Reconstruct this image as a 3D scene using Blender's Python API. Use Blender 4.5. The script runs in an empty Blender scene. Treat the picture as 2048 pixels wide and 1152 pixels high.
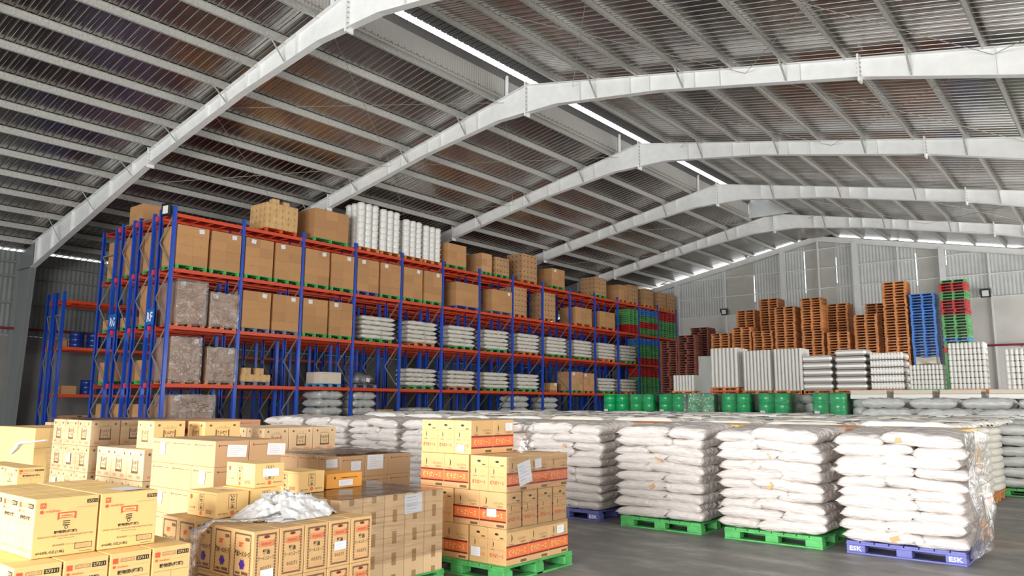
import bpy, math, random
from mathutils import Vector, Matrix, noise
random.seed(7)
C = bpy.context.scene.collection
sc = bpy.context.scene

DROP = {'sauce_carton': '0-3,5-7,9-10,14-16,18-19,21-23,29-31,33-34', 'soup_carton': '6-9,11-14,16-24,41,46-48', 'pale_carton': '0,5-20,25-40,45-59,75-78', 'brown_carton': '0-17,21-26,36-45,47-49,51,53,55,57,59,66-98,100-101', 'cutlet_sauce_carton': '0-8,10-11,13-14,16-17,19-20,22-23,26,29-37,39-40,42-43,45-46,48-49,51-52,54-55,65-91', 'printed_carton': '0-26,33', 'yellow_carton': '0-23,25-26,28-29,31-32,34-35,37-38,41,44,47', 'vinegar_carton': '0-8,12-23,29-30,32-35', 'pallet': '10-39,57-75,83-87,98-100,107-112,121-125,139-141,159,180-184,188-189,262,344-349,355,363-364,369-372,379-385,387,390,392,394,396,399', 'carton': '3,7,11,15,17,19,21,23,25,27,29,31,33,35,37,39,41,43,45,47,49,51,53,55,57,59,61,63,65,67,69,71,73,75,77,79,81,83,85,87,89,91,93,95,97,99,101,103,105,107,109,111,113,115,117,119,121,123,125,127,129,131,133,135,137,139,141,143,145,147,149,151,153,155,157,159,161,163,165,167,169,171,175,177,179,181,183,185,187,189,191,193,195,197,199,201,203,205,207,209,211,213,215,217,219,221,223,227,229,233,235,239,241,245,247,249,251,253,257,261,265,269,273,277,281,283,287,289,293,295,299,301,305,307,311,313,317,319,323,325,329,331,335,337,341,343,347,349,352-353,356-357,360-361,364-381,384-385,388-389,392-393,396-397,400-401,404-413,416-417,420-421,424-425,428-429,432-433,436-453,456-466,468-469,476-477,480-481,484-485,488-506,508-509,513,517-526,528-529,532-533,537,541,545-546,548-549', 'taped_carton': '4,6-7,12,14-15,20,22-23,28,30-31,36,38-39,41-42,44,46-47,49-50,52,54-55,57-58,60,62-63,65-66,68,70-71,76,78-79,84,86-87,92,94-95,100,102-103,108,110-111,114,116,118-119,122,124,126-127,130,132,134-135,138,140,142-143,148-149,154-155,160-161,166,168-169,174,176-177,182,184-185,187-188,190,192-193,195-196,198,200-201,203-204,206,208-239,244,246,248-249,254,256,258-259,264,266,268-281', 'small_carton': '5,7,9,11-13,19,21,23,25-27,33,35,37,39-41,47,49,51,53-55,60,62,64,66-67,74,76,78-79,83,87', 'dark_printed_carton': '1,3,5,7,9,11,15,19,23,27,31,35,39,43,47,49,51,53,55,57,59,61,63,67,69,71,73,75,77,79,81,83,85,87,89,91,93,95,97,99,101,103,105,107,109,111,113,115,117,119,121,123,125,127,131,135,139,143,147,151', 'plastic_pallet': '85-95,108-119'}

# ------------------------------------------------------------------ camera, world, lights, exposure
cam = bpy.data.cameras.new('camera'); co = bpy.data.objects.new('camera', cam); C.objects.link(co)
cam.sensor_width = 36; cam.lens = 27.013; cam.clip_end = 300
Rm = Matrix(((0.77663613, 0.08967429, 0.62353416), (0.62993214, -0.11789372, -0.76765003), (0.00467229, 0.98896895, -0.14804924)))
co.matrix_world = Matrix.Translation((0, 0, 1.67)) @ Rm.to_4x4()
sc.camera = co
w = bpy.data.worlds.new('daylight'); sc.world = w; w.use_nodes = True
w.node_tree.nodes['Background'].inputs[0].default_value = (0.93, 0.97, 1.0, 1)
w.node_tree.nodes['Background'].inputs[1].default_value = 2.2

def area(name, loc, rot, sx, sy, power, col=(1, 1, 1)):
    l = bpy.data.lights.new(name, 'AREA'); l.shape = 'RECTANGLE'; l.size = sx; l.size_y = sy
    l.energy = power; l.color = col
    o = bpy.data.objects.new(name, l); C.objects.link(o); o.location = loc; o.rotation_euler = rot
    return o
# daylight coming in through the open loading end behind the camera; side fill lamps added along the closed right wall
area('loading_end_daylight', (-4, -14.2, 3.4), (math.radians(90), 0, 0), 19, 6.2, 5600, (1.0, 0.985, 0.96))
area('added_side_fill', (6.9, 9, 2.9), (math.radians(90), 0, math.radians(90)), 22, 5.4, 800, (1.0, 0.98, 0.95))
area('added_side_fill_far', (6.9, 36, 2.9), (math.radians(90), 0, math.radians(90)), 22, 5.4, 2800, (1.0, 0.98, 0.95))
sc.view_settings.view_transform = 'Standard'; sc.view_settings.look = 'None'
sc.view_settings.gamma = 1; sc.view_settings.use_curve_mapping = False
sc.view_settings.exposure = 0.5
sc.cycles.max_bounces = 8; sc.cycles.diffuse_bounces = 4; sc.cycles.transparent_max_bounces = 12
sc.cycles.glossy_bounces = 3

# ------------------------------------------------------------------ materials
MATS = {}
def mat(name, col, rough=0.6, metal=0.0, var=0.0, nz=0.0, nscale=8.0, bump=0.0, bscale=30.0, coat=0.0, stretch=(1, 1, 1), spec=None, dist=0.01):
    if name in MATS: return MATS[name]
    m = bpy.data.materials.new(name); m.use_nodes = True; nt = m.node_tree
    b = nt.nodes['Principled BSDF']
    b.inputs['Base Color'].default_value = (*col, 1); b.inputs['Roughness'].default_value = rough
    b.inputs['Metallic'].default_value = metal
    if coat: b.inputs['Coat Weight'].default_value = coat; b.inputs['Coat Roughness'].default_value = 0.12
    if spec is not None: b.inputs['Specular IOR Level'].default_value = spec
    tc = None
    if nz or bump:
        tc = nt.nodes.new('ShaderNodeTexCoord'); mp = nt.nodes.new('ShaderNodeMapping')
        mp.inputs['Scale'].default_value = stretch; nt.links.new(tc.outputs['Object'], mp.inputs['Vector'])
    src = None
    if var:
        oi = nt.nodes.new('ShaderNodeObjectInfo'); mr = nt.nodes.new('ShaderNodeMapRange')
        mr.inputs['To Min'].default_value = 1 - var; mr.inputs['To Max'].default_value = 1 + var
        nt.links.new(oi.outputs['Random'], mr.inputs['Value']); src = mr.outputs['Result']
    if nz:
        n = nt.nodes.new('ShaderNodeTexNoise'); n.inputs['Scale'].default_value = nscale; n.inputs['Detail'].default_value = 6
        nt.links.new(mp.outputs['Vector'], n.inputs['Vector'])
        mr = nt.nodes.new('ShaderNodeMapRange'); mr.inputs['From Min'].default_value = 0.3; mr.inputs['From Max'].default_value = 0.7
        mr.inputs['To Min'].default_value = 1 - nz; mr.inputs['To Max'].default_value = 1 + nz
        nt.links.new(n.outputs['Fac'], mr.inputs['Value'])
        if src is None: src = mr.outputs['Result']
        else:
            mu = nt.nodes.new('ShaderNodeMath'); mu.operation = 'MULTIPLY'
            nt.links.new(src, mu.inputs[0]); nt.links.new(mr.outputs['Result'], mu.inputs[1]); src = mu.outputs[0]
    if src is not None:
        vm = nt.nodes.new('ShaderNodeVectorMath'); vm.operation = 'SCALE'; vm.inputs[0].default_value = col
        nt.links.new(src, vm.inputs['Scale']); nt.links.new(vm.outputs[0], b.inputs['Base Color'])
    if bump:
        n2 = nt.nodes.new('ShaderNodeTexNoise'); n2.inputs['Scale'].default_value = bscale; n2.inputs['Detail'].default_value = 4
        nt.links.new(mp.outputs['Vector'], n2.inputs['Vector'])
        bp = nt.nodes.new('ShaderNodeBump'); bp.inputs['Strength'].default_value = bump; bp.inputs['Distance'].default_value = dist
        nt.links.new(n2.outputs['Fac'], bp.inputs['Height']); nt.links.new(bp.outputs['Normal'], b.inputs['Normal'])
        if coat: nt.links.new(bp.outputs['Normal'], b.inputs['Coat Normal'])
    MATS[name] = m; return m

def film_mat(name, base=0.10, tint=(1, 1, 1), rough=0.12, bump=0.8, scale=9, milky=0.0, stretch=(1, 1, 1)):
    m = bpy.data.materials.new(name); m.use_nodes = True; nt = m.node_tree; nt.nodes.clear()
    out = nt.nodes.new('ShaderNodeOutputMaterial'); tr = nt.nodes.new('ShaderNodeBsdfTransparent')
    gl = nt.nodes.new('ShaderNodeBsdfGlossy'); gl.inputs['Roughness'].default_value = rough
    tr.inputs[0].default_value = (*tint, 1)
    lw = nt.nodes.new('ShaderNodeFresnel'); lw.inputs['IOR'].default_value = 1.5
    ad = nt.nodes.new('ShaderNodeMath'); ad.operation = 'ADD'; ad.inputs[1].default_value = base; ad.use_clamp = True
    tc = nt.nodes.new('ShaderNodeTexCoord'); n = nt.nodes.new('ShaderNodeTexNoise'); n.inputs['Scale'].default_value = scale; n.inputs['Detail'].default_value = 5
    n.inputs['Distortion'].default_value = 1.5
    bp = nt.nodes.new('ShaderNodeBump'); bp.inputs['Strength'].default_value = bump; bp.inputs['Distance'].default_value = 0.03
    fm = nt.nodes.new('ShaderNodeMapping'); fm.inputs['Scale'].default_value = stretch; fm.inputs['Rotation'].default_value = (.06, .06, 0); nt.links.new(tc.outputs['Object'], fm.inputs[0])
    nt.links.new(fm.outputs[0], n.inputs['Vector']); nt.links.new(n.outputs['Fac'], bp.inputs['Height'])
    nt.links.new(bp.outputs[0], gl.inputs['Normal']); nt.links.new(bp.outputs[0], lw.inputs['Normal'])
    nt.links.new(lw.outputs[0], ad.inputs[0])
    mx = nt.nodes.new('ShaderNodeMixShader'); nt.links.new(ad.outputs[0], mx.inputs[0]); nt.links.new(tr.outputs[0], mx.inputs[1]); nt.links.new(gl.outputs[0], mx.inputs[2])
    last = mx
    if milky:
        df = nt.nodes.new('ShaderNodeBsdfDiffuse'); df.inputs[0].default_value = (0.93, 0.93, 0.93, 1)
        m2 = nt.nodes.new('ShaderNodeMixShader'); m2.inputs[0].default_value = milky
        nt.links.new(mx.outputs[0], m2.inputs[1]); nt.links.new(df.outputs[0], m2.inputs[2]); last = m2
    nt.links.new(last.outputs[0], out.inputs[0]); MATS[name] = m; return m

WHITEPAINT = mat('white_grey_paint', (0.80, 0.81, 0.80), 0.42, nz=0.05, nscale=3)
GALV = mat('galvanised_purlin', (0.50, 0.50, 0.47), 0.42, 0.35, nz=0.18, nscale=14)
ROOFRIB = mat('lit_roof_rib', (0.46, 0.45, 0.42), 0.36, 0.55)  # same sheet as the pans, coloured paler so the ribs look lit
def roof_mat():
    m = bpy.data.materials.new('roof_foil_sheet'); m.use_nodes = True; nt = m.node_tree; b = nt.nodes['Principled BSDF']
    b.inputs['Metallic'].default_value = 1.0; b.inputs['Roughness'].default_value = 0.20
    tc = nt.nodes.new('ShaderNodeTexCoord'); mp = nt.nodes.new('ShaderNodeMapping'); mp.inputs['Scale'].default_value = (0.28, 4.5, 0.5)
    n = nt.nodes.new('ShaderNodeTexNoise'); n.inputs['Scale'].default_value = 1.0; n.inputs['Detail'].default_value = 5; n.inputs['Roughness'].default_value = 0.65
    nt.links.new(tc.outputs['Object'], mp.inputs[0]); nt.links.new(mp.outputs[0], n.inputs[0])
    bp = nt.nodes.new('ShaderNodeBump'); bp.inputs['Strength'].default_value = 0.5; bp.inputs['Distance'].default_value = 0.04
    nt.links.new(n.outputs['Fac'], bp.inputs['Height']); nt.links.new(bp.outputs[0], b.inputs['Normal'])
    n3 = nt.nodes.new('ShaderNodeTexNoise'); n3.inputs['Scale'].default_value = 0.35; n3.inputs['Detail'].default_value = 3
    nt.links.new(tc.outputs['Object'], n3.inputs[0])
    cr = nt.nodes.new('ShaderNodeValToRGB'); cr.color_ramp.elements[0].position = 0.35; cr.color_ramp.elements[1].position = 0.65
    cr.color_ramp.elements[0].color = (0.30, 0.25, 0.23, 1); cr.color_ramp.elements[1].color = (0.52, 0.51, 0.50, 1)
    nt.links.new(n3.outputs['Fac'], cr.inputs[0]); nt.links.new(cr.outputs[0], b.inputs['Base Color'])
    return m
ROOF = roof_mat()
def floor_mat():
    m = bpy.data.materials.new('worn_concrete_floor'); m.use_nodes = True; nt = m.node_tree; b = nt.nodes['Principled BSDF']
    tc = nt.nodes.new('ShaderNodeTexCoord')
    n = nt.nodes.new('ShaderNodeTexNoise'); n.inputs['Scale'].default_value = 0.9; n.inputs['Detail'].default_value = 9; n.inputs['Roughness'].default_value = 0.62
    mp = nt.nodes.new('ShaderNodeMapping'); mp.inputs['Scale'].default_value = (1.0, 2.4, 1); mp.inputs['Rotation'].default_value = (0, 0, 0.4)
    nt.links.new(tc.outputs['Object'], mp.inputs[0]); nt.links.new(mp.outputs[0], n.inputs[0])
    cr = nt.nodes.new('ShaderNodeValToRGB'); e = cr.color_ramp.elements
    e[0].position = 0.30; e[0].color = (0.14, 0.137, 0.130, 1); e[1].position = 0.74; e[1].color = (0.42, 0.41, 0.39, 1)
    x = e.new(0.52); x.color = (0.215, 0.21, 0.20, 1)
    nt.links.new(n.outputs['Fac'], cr.inputs[0]); nt.links.new(cr.outputs[0], b.inputs['Base Color'])
    n2 = nt.nodes.new('ShaderNodeTexNoise'); n2.inputs['Scale'].default_value = 6; n2.inputs['Detail'].default_value = 6
    nt.links.new(tc.outputs['Object'], n2.inputs[0]); mr = nt.nodes.new('ShaderNodeMapRange'); mr.inputs['To Min'].default_value = 0.35; mr.inputs['To Max'].default_value = 0.7
    nt.links.new(n2.outputs['Fac'], mr.inputs['Value']); nt.links.new(mr.outputs[0], b.inputs['Roughness'])
    return m
FLOOR = floor_mat()
CLAD = mat('grey_wall_sheeting', (0.60, 0.62, 0.61), 0.5, 0.1, nz=0.06, nscale=2)
CLADF = mat('flat_translucent_wall_sheet', (0.50, 0.50, 0.46), 0.4, nz=0.06, nscale=2)
PLASTER = mat('white_wall_plaster', (0.66, 0.65, 0.62), 0.8, nz=0.12, nscale=0.5)
STEELGREY = mat('grey_column_paint', (0.42, 0.45, 0.45), 0.5)
RACKBLUE = mat('blue_rack_paint', (0.012, 0.075, 0.52), 0.35, coat=0.2)
RACKRED = mat('orange_red_beam_paint', (0.72, 0.075, 0.022), 0.4)
DECK = mat('dark_red_deck', (0.42, 0.03, 0.015), 0.5)
ZINC = mat('zinc_brace', (0.42, 0.41, 0.36), 0.4, 0.5)
CARD = mat('tan_cardboard', (0.70, 0.44, 0.195), 0.75, var=0.06, nz=0.05, nscale=5)
CARDY = mat('yellow_cardboard', (0.90, 0.60, 0.24), 0.7, var=0.04, nz=0.03, nscale=5)
CARDB = mat('brown_cardboard', (0.50, 0.30, 0.145), 0.78, var=0.08, nz=0.06, nscale=5)
CARDL = mat('pale_cardboard', (0.80, 0.57, 0.33), 0.75, var=0.04, nz=0.05, nscale=6)
CARDO = mat('orange_cardboard', (0.86, 0.38, 0.06), 0.6)
CARDW = mat('whitish_cardboard', (0.75, 0.66, 0.54), 0.7)
TAPE = mat('brown_tape', (0.46, 0.27, 0.11), 0.35)
SEAM = mat('carton_seam_shadow', (0.30, 0.17, 0.07), 0.8)
INK = mat('black_ink', (0.03, 0.022, 0.02), 0.6)
INKB = mat('brown_ink', (0.20, 0.10, 0.05), 0.6)
INKR = mat('red_ink', (0.80, 0.11, 0.04), 0.6)
INKO = mat('orange_band_ink', (0.85, 0.20, 0.06), 0.6)
INKD = mat('dark_red_ink', (0.22, 0.012, 0.015), 0.6)
INKY = mat('yellow_orange_ink', (0.93, 0.55, 0.22), 0.6)
INKP = mat('pale_red_ink', (0.82, 0.36, 0.20), 0.6)
PAPER = mat('white_paper', (0.85, 0.85, 0.87), 0.6)
PAPERINK = mat('violet_grey_print', (0.42, 0.42, 0.62), 0.6)
SACK = mat('white_woven_sack', (0.66, 0.61, 0.58), 0.42, nz=0.06, nscale=7, bump=1.0, bscale=5.5, coat=0.45, stretch=(1.0, 2.2, 4.5), dist=0.035)
SACKC = mat('cream_rice_sack', (0.76, 0.73, 0.66), 0.5, nz=0.04, bump=0.3, bscale=10, stretch=(1, 3, 3))
SACKG = mat('grey_wrapped_sack', (0.58, 0.59, 0.57), 0.3, nz=0.14, nscale=5, bump=0.7, bscale=9, coat=0.5, stretch=(1, 2, 3), dist=0.02)
TORN = mat('torn_brown_paper', (0.62, 0.36, 0.16), 0.8)
GREENP = mat('green_pallet_paint', (0.09, 0.44, 0.12), 0.55, nz=0.25, nscale=9, var=0.05)
BLUEP = mat('violet_blue_pallet_paint', (0.13, 0.14, 0.42), 0.5, nz=0.12, nscale=9)
WOODP = mat('orange_brown_pallet_wood', (0.66, 0.27, 0.095), 0.75, nz=0.2, nscale=7, var=0.15)
PLUMP = mat('dark_red_brown_pallet_wood', (0.26, 0.085, 0.06), 0.75, nz=0.2, nscale=7, var=0.1)
GREYP = mat('grey_blue_pallet_wood', (0.22, 0.24, 0.30), 0.7, nz=0.2, nscale=7)
PBLUE = mat('bright_blue_plastic', (0.05, 0.22, 0.66), 0.4, var=0.12)
PRED = mat('red_plastic', (0.50, 0.02, 0.02), 0.4, var=0.1)
PGREEN = mat('green_plastic', (0.10, 0.36, 0.11), 0.4, var=0.2)
DRUM = mat('green_drum_paint', (0.005, 0.44, 0.14), 0.25, coat=0.3)
NAVY = mat('navy_drum_paint', (0.01, 0.03, 0.2), 0.3)
BLACK = mat('black_lamp_housing', (0.015, 0.015, 0.018), 0.4)
LENS = mat('white_lamp_glass', (0.85, 0.86, 0.84), 0.2)
PIPE = mat('dark_red_pipe_paint', (0.26, 0.02, 0.04), 0.45)
SIGNB = mat('blue_sign_plate', (0.01, 0.13, 0.5), 0.4)
WHITE = mat('white_lettering', (0.9, 0.9, 0.9), 0.5)
WPLAS = mat('white_plastic', (0.82, 0.82, 0.78), 0.35)
SILV = mat('silvery_white_tube', (0.74, 0.73, 0.69), 0.25, 0.15)
SILVD = mat('dark_tube_end', (0.20, 0.10, 0.08), 0.6)
PURP = mat('violet_print', (0.09, 0.03, 0.36), 0.6)
FILM = film_mat('clear_stretch_film', 0.015, rough=0.16, bump=0.6, scale=1.6, stretch=(1, 1, 16))
FILMC = film_mat('crumpled_white_film', 0.45, rough=0.2, bump=1.0, scale=22, milky=0.66)
FILMG = film_mat('dusty_stretch_film', 0.12, (0.97, 0.97, 0.97), 0.16, 1.0, 6, milky=0.07)
FILMT = film_mat('loose_clear_film', 0.14, (0.97, 0.95, 0.94), 0.10, 1.0, 7, milky=0.06)

# ------------------------------------------------------------------ mesh helper
_txt = {}
def glyphs(s, bold=False):
    k = (s, bold)
    if k in _txt: return _txt[k]
    c = bpy.data.curves.new('lettering', 'FONT'); c.body = s; c.resolution_u = 1; c.align_x = 'CENTER'; c.align_y = 'CENTER'
    if bold: c.offset = 0.022
    o = bpy.data.objects.new('lettering', c); C.objects.link(o)
    dg = bpy.context.evaluated_depsgraph_get(); dg.update()
    me = bpy.data.meshes.new_from_object(o.evaluated_get(dg))
    vs = [v.co.copy() for v in me.vertices]; fs = [tuple(p.vertices) for p in me.polygons]
    if vs:
        x0 = min(v.x for v in vs); x1 = max(v.x for v in vs); y0 = min(v.y for v in vs); y1 = max(v.y for v in vs)
    else: x0 = y0 = 0; x1 = y1 = 1
    bpy.data.objects.remove(o); bpy.data.curves.remove(c); bpy.data.meshes.remove(me)
    _txt[k] = (vs, fs, (x0, x1, y0, y1)); return _txt[k]

class MB:
    def __init__(s): s.v = []; s.f = []; s.m = []; s.mats = []; s.sm = []
    def mi(s, m):
        if m not in s.mats: s.mats.append(m)
        return s.mats.index(m)
    def add(s, vs, fs, m, smooth=False):
        o = len(s.v); i = s.mi(m); s.v += [tuple(v) for v in vs]
        for f in fs: s.f.append(tuple(o + k for k in f)); s.m.append(i); s.sm.append(smooth)
        return s
    def box(s, x0, x1, y0, y1, z0, z1, m):
        vs = [(x0, y0, z0), (x1, y0, z0), (x1, y1, z0), (x0, y1, z0), (x0, y0, z1), (x1, y0, z1), (x1, y1, z1), (x0, y1, z1)]
        return s.add(vs, [(0, 3, 2, 1), (4, 5, 6, 7), (0, 1, 5, 4), (1, 2, 6, 5), (2, 3, 7, 6), (3, 0, 4, 7)], m)
    def cbox(s, x0, x1, y0, y1, z0, z1, m, c=0.004):
        P = []; idx = {}
        X = (x0, x1); Y = (y0, y1); Z = (z0, z1)
        for i in (0, 1):
            for j in (0, 1):
                for k in (0, 1):
                    sx, sy, sz = (1, -1)[i], (1, -1)[j], (1, -1)[k]
                    idx[i, j, k, 0] = len(P); P.append((X[i], Y[j] + sy * c, Z[k] + sz * c))
                    idx[i, j, k, 1] = len(P); P.append((X[i] + sx * c, Y[j], Z[k] + sz * c))
                    idx[i, j, k, 2] = len(P); P.append((X[i] + sx * c, Y[j] + sy * c, Z[k]))
        F = []
        q = lambda *a: F.append(tuple(idx[t] for t in a))
        for i in (0, 1):
            t = [(i, 0, 0, 0), (i, 1, 0, 0), (i, 1, 1, 0), (i, 0, 1, 0)]; q(*(t if i else t[::-1]))
            t = [(0, i, 0, 1), (0, i, 1, 1), (1, i, 1, 1), (1, i, 0, 1)]; q(*(t if i else t[::-1]))
            t = [(0, 0, i, 2), (1, 0, i, 2), (1, 1, i, 2), (0, 1, i, 2)]; q(*(t if i else t[::-1]))
        for a in (0, 1):
            for b in (0, 1):
                t = [(a, b, 0, 0), (a, b, 1, 0), (a, b, 1, 1), (a, b, 0, 1)]; q(*(t if (a == b) else t[::-1]))
                t = [(a, 0, b, 0), (a, 0, b, 2), (a, 1, b, 2), (a, 1, b, 0)]; q(*(t if (a == b) else t[::-1]))
                t = [(0, a, b, 1), (1, a, b, 1), (1, a, b, 2), (0, a, b, 2)]; q(*(t if (a == b) else t[::-1]))
        for i in (0, 1):
            for j in (0, 1):
                for k in (0, 1): q((i, j, k, 0), (i, j, k, 1), (i, j, k, 2))
        return s.add(P, F, m)
    def beam(s, p0, p1, w, h, m, up=(0, 0, 1)):
        p0 = Vector(p0); p1 = Vector(p1); d = (p1 - p0).normalized(); u = Vector(up)
        if abs(d.dot(u)) > 0.98: u = Vector((0, 1, 0))
        a = d.cross(u).normalized() * w / 2; b = a.normalized().cross(d).normalized() * h / 2
        vs = [p0 - a - b, p0 + a - b, p0 + a + b, p0 - a + b, p1 - a - b, p1 + a - b, p1 + a + b, p1 - a + b]
        return s.add(vs, [(0, 3, 2, 1), (4, 5, 6, 7), (0, 1, 5, 4), (1, 2, 6, 5), (2, 3, 7, 6), (3, 0, 4, 7)], m)
    def tube(s, p0, p1, r, n, m, r1=None, caps=True):
        p0 = Vector(p0); p1 = Vector(p1); d = (p1 - p0).normalized(); r1 = r if r1 is None else r1
        u = Vector((0, 0, 1)) if abs(d.z) < 0.9 else Vector((1, 0, 0)); a = d.cross(u).normalized(); b = a.cross(d)
        vs = []
        for p, rr in ((p0, r), (p1, r1)):
            for i in range(n):
                t = 2 * math.pi * i / n; vs.append(p + a * math.cos(t) * rr + b * math.sin(t) * rr)
        s.add(vs, [(i, (i + 1) % n, n + (i + 1) % n, n + i) for i in range(n)], m, True)
        if caps: s.add(vs, [tuple(range(n))[::-1], tuple(range(n, 2 * n))], m)
        return s
    def lathe(s, prof, n, m, cx=0, cy=0):
        vs = []
        for r, z in prof:
            for i in range(n): t = 2 * math.pi * i / n; vs.append((cx + r * math.cos(t), cy + r * math.sin(t), z))
        fs = []
        for k in range(len(prof) - 1):
            for i in range(n): fs.append((k * n + i, k * n + (i + 1) % n, (k + 1) * n + (i + 1) % n, (k + 1) * n + i))
        s.add(vs, fs, m, True)
        return s.add(vs, [tuple(range(n))[::-1], tuple(range((len(prof) - 1) * n, len(prof) * n))], m)
    def prism_y(s, poly, y0, y1, m):
        n = len(poly); vs = [(x, y0, z) for x, z in poly] + [(x, y1, z) for x, z in poly]
        fs = [tuple(range(n)), tuple(range(n, 2 * n))[::-1]] + [(i, n + i, n + (i + 1) % n, (i + 1) % n) for i in range(n)]
        return s.add(vs, fs, m)
    def strip(s, line, y0, y1, t, m):          # flange following a polyline in x-z
        for (xa, za), (xb, zb) in zip(line, line[1:]):
            s.add([(xa, y0, za), (xb, y0, zb), (xb, y1, zb), (xa, y1, za), (xa, y0, za + t), (xb, y0, zb + t), (xb, y1, zb + t), (xa, y1, za + t)],
                  [(0, 3, 2, 1), (4, 5, 6, 7), (0, 1, 5, 4), (1, 2, 6, 5), (2, 3, 7, 6), (3, 0, 4, 7)], m)
        return s
    def mesh(s, name):
        me = bpy.data.meshes.new(name); me.from_pydata(s.v, [], s.f)
        for m in s.mats: me.materials.append(m)
        me.polygons.foreach_set('material_index', s.m); me.polygons.foreach_set('use_smooth', s.sm)
        me.update(); return me
    def build(s, name, parent=None, loc=(0, 0, 0)): return put(name, s.mesh(name), parent, loc)

class Face:        # a printed side: u to the right, v up, seen from outside
    def __init__(s, mb, o, u, v): s.mb = mb; s.o = Vector(o); s.u = Vector(u); s.v = Vector(v); s.n = s.u.cross(s.v)
    def P(s, a, b, k=1): return s.o + s.u * a + s.v * b + s.n * (0.0012 * k)
    def rect(s, a0, b0, a1, b1, m, k=1): s.mb.add([s.P(a0, b0, k), s.P(a1, b0, k), s.P(a1, b1, k), s.P(a0, b1, k)], [(0, 1, 2, 3)], m)
    def frame(s, a0, b0, a1, b1, t, m, k=1):
        s.rect(a0, b0, a1, b0 + t, m, k); s.rect(a0, b1 - t, a1, b1, m, k); s.rect(a0, b0 + t, a0 + t, b1 - t, m, k); s.rect(a1 - t, b0 + t, a1, b1 - t, m, k)
    def poly(s, pts, m, k=1): s.mb.add([s.P(a, b, k) for a, b in pts], [tuple(range(len(pts)))], m)
    def disc(s, a, b, r, m, k=1, n=14, ry=None): s.poly([(a + r * math.cos(6.2832 * i / n), b + (ry or r) * math.sin(6.2832 * i / n)) for i in range(n)], m, k)
    def text(s, t, a, b, w, h, m, k=2, bold=False):   # fitted into a w x h box centred on a,b
        vs, fs, (x0, x1, y0, y1) = glyphs(t, bold)
        if not vs: return
        sx = w / (x1 - x0); sy = h / (y1 - y0); cx = (x0 + x1) / 2; cy = (y0 + y1) / 2
        s.mb.add([s.P(a + (p.x - cx) * sx, b + (p.y - cy) * sy, k) for p in vs], fs, m)
    def bars(s, a0, b0, a1, b1, m, n=9, k=2):
        st = (a1 - a0) / n
        for i in range(n): s.rect(a0 + i * st, b0, a0 + i * st + st * random.uniform(0.25, 0.65), b1, m, k)
    def swoosh(s, a, b, h, m):
        pts = []
        for i in range(9): t = i / 8; ang = -1.2 + 2.4 * t; pts.append((a + h * 0.32 * math.cos(ang), b + h * 0.5 * math.sin(ang)))
        for i in range(8, -1, -1): t = i / 8; ang = -1.2 + 2.4 * t; pts.append((a - h * 0.10 * (1 - abs(2 * t - 1)) + h * 0.26 * math.cos(ang) * 1.0, b + h * 0.47 * math.sin(ang)))
        n = 9
        for i in range(8): s.poly([pts[i], pts[i + 1], pts[2 * n - 2 - i], pts[2 * n - 1 - i]], m, 2)

def put(name, me, parent=None, loc=(0, 0, 0), rz=0.0):
    o = bpy.data.objects.new(name, me); C.objects.link(o); o.location = loc
    if rz: o.rotation_euler = (0, 0, rz)
    if parent: o.parent = parent
    return o
def empty(name, loc=(0, 0, 0), rz=0): return put(name, None, None, loc, rz)
LABELS = {}
def tag(o, label, cat, group=None, shared=False):
    o['label'] = label; o['category'] = cat
    if group: o['group'] = group
    LABELS.setdefault(label, 0); LABELS[label] += 1
    return o
def struct(o): o['kind'] = 'structure'; return o
def stuff(o): o['kind'] = 'stuff'; return o
ORD = ['first', 'second', 'third', 'fourth', 'fifth', 'sixth', 'seventh', 'eighth', 'ninth', 'tenth', 'eleventh', 'twelfth', 'thirteenth', 'fourteenth', 'fifteenth', 'sixteenth', 'seventeenth', 'eighteenth', 'nineteenth', 'twentieth', 'twenty-first', 'twenty-second', 'twenty-third', 'twenty-fourth', 'twenty-fifth', 'twenty-sixth', 'twenty-seventh', 'twenty-eighth']

# ------------------------------------------------------------------ setting: floor, roof, walls
XR = -15.95; XW = -38.95; XE = 7.05; YS = -14.0; YG = 52.3
ROOFZ = lambda x: 13.0 - 0.2 * abs(x - XR)
struct(MB().box(XW - 0.5, XE + 0.5, YS - 10, YG + 0.5, -0.15, 0, FLOOR).build('floor'))

def corr_x(x0, x1, y0, y1, zf, rib=0.06, pitch=0.275, skips=(), mat_=None):     # ribs run along x (down the slope)
    mb = MB(); y = y0; prof = []
    while y < y1:
        prof += [(y, 0), (y + pitch * 0.30, 0), (y + pitch * 0.33, 0.008), (y + pitch * 0.39, 0.008), (y + pitch * 0.42, 0), (y + pitch * 0.80, 0), (y + pitch * 0.85, rib), (y + pitch * 0.95, rib)]
        y += pitch
    vs = []; fs = []
    for (yy, dz) in prof: vs += [(x0, yy, zf(x0) + dz), (x1, yy, zf(x1) + dz)]
    for i in range(len(prof) - 1): fs.append((2 * i, 2 * i + 1, 2 * i + 3, 2 * i + 2))
    ribf = [f for i, f in enumerate(fs) if i % 8 in (5, 6, 7)]; panf = [f for i, f in enumerate(fs) if i % 8 not in (5, 6, 7)]
    mb.add(vs, panf, mat_ or ROOF); mb.add(vs, ribf, mat_ or ROOFRIB); return mb
ceil = struct(corr_x(XW - 0.5, -17.15, YS, YG + 0.1, ROOFZ).build('ceiling'))
rt = corr_x(-14.75, XE + 0.5, YS, YG + 0.1, ROOFZ).build('roof_sheet', ceil)
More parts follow.
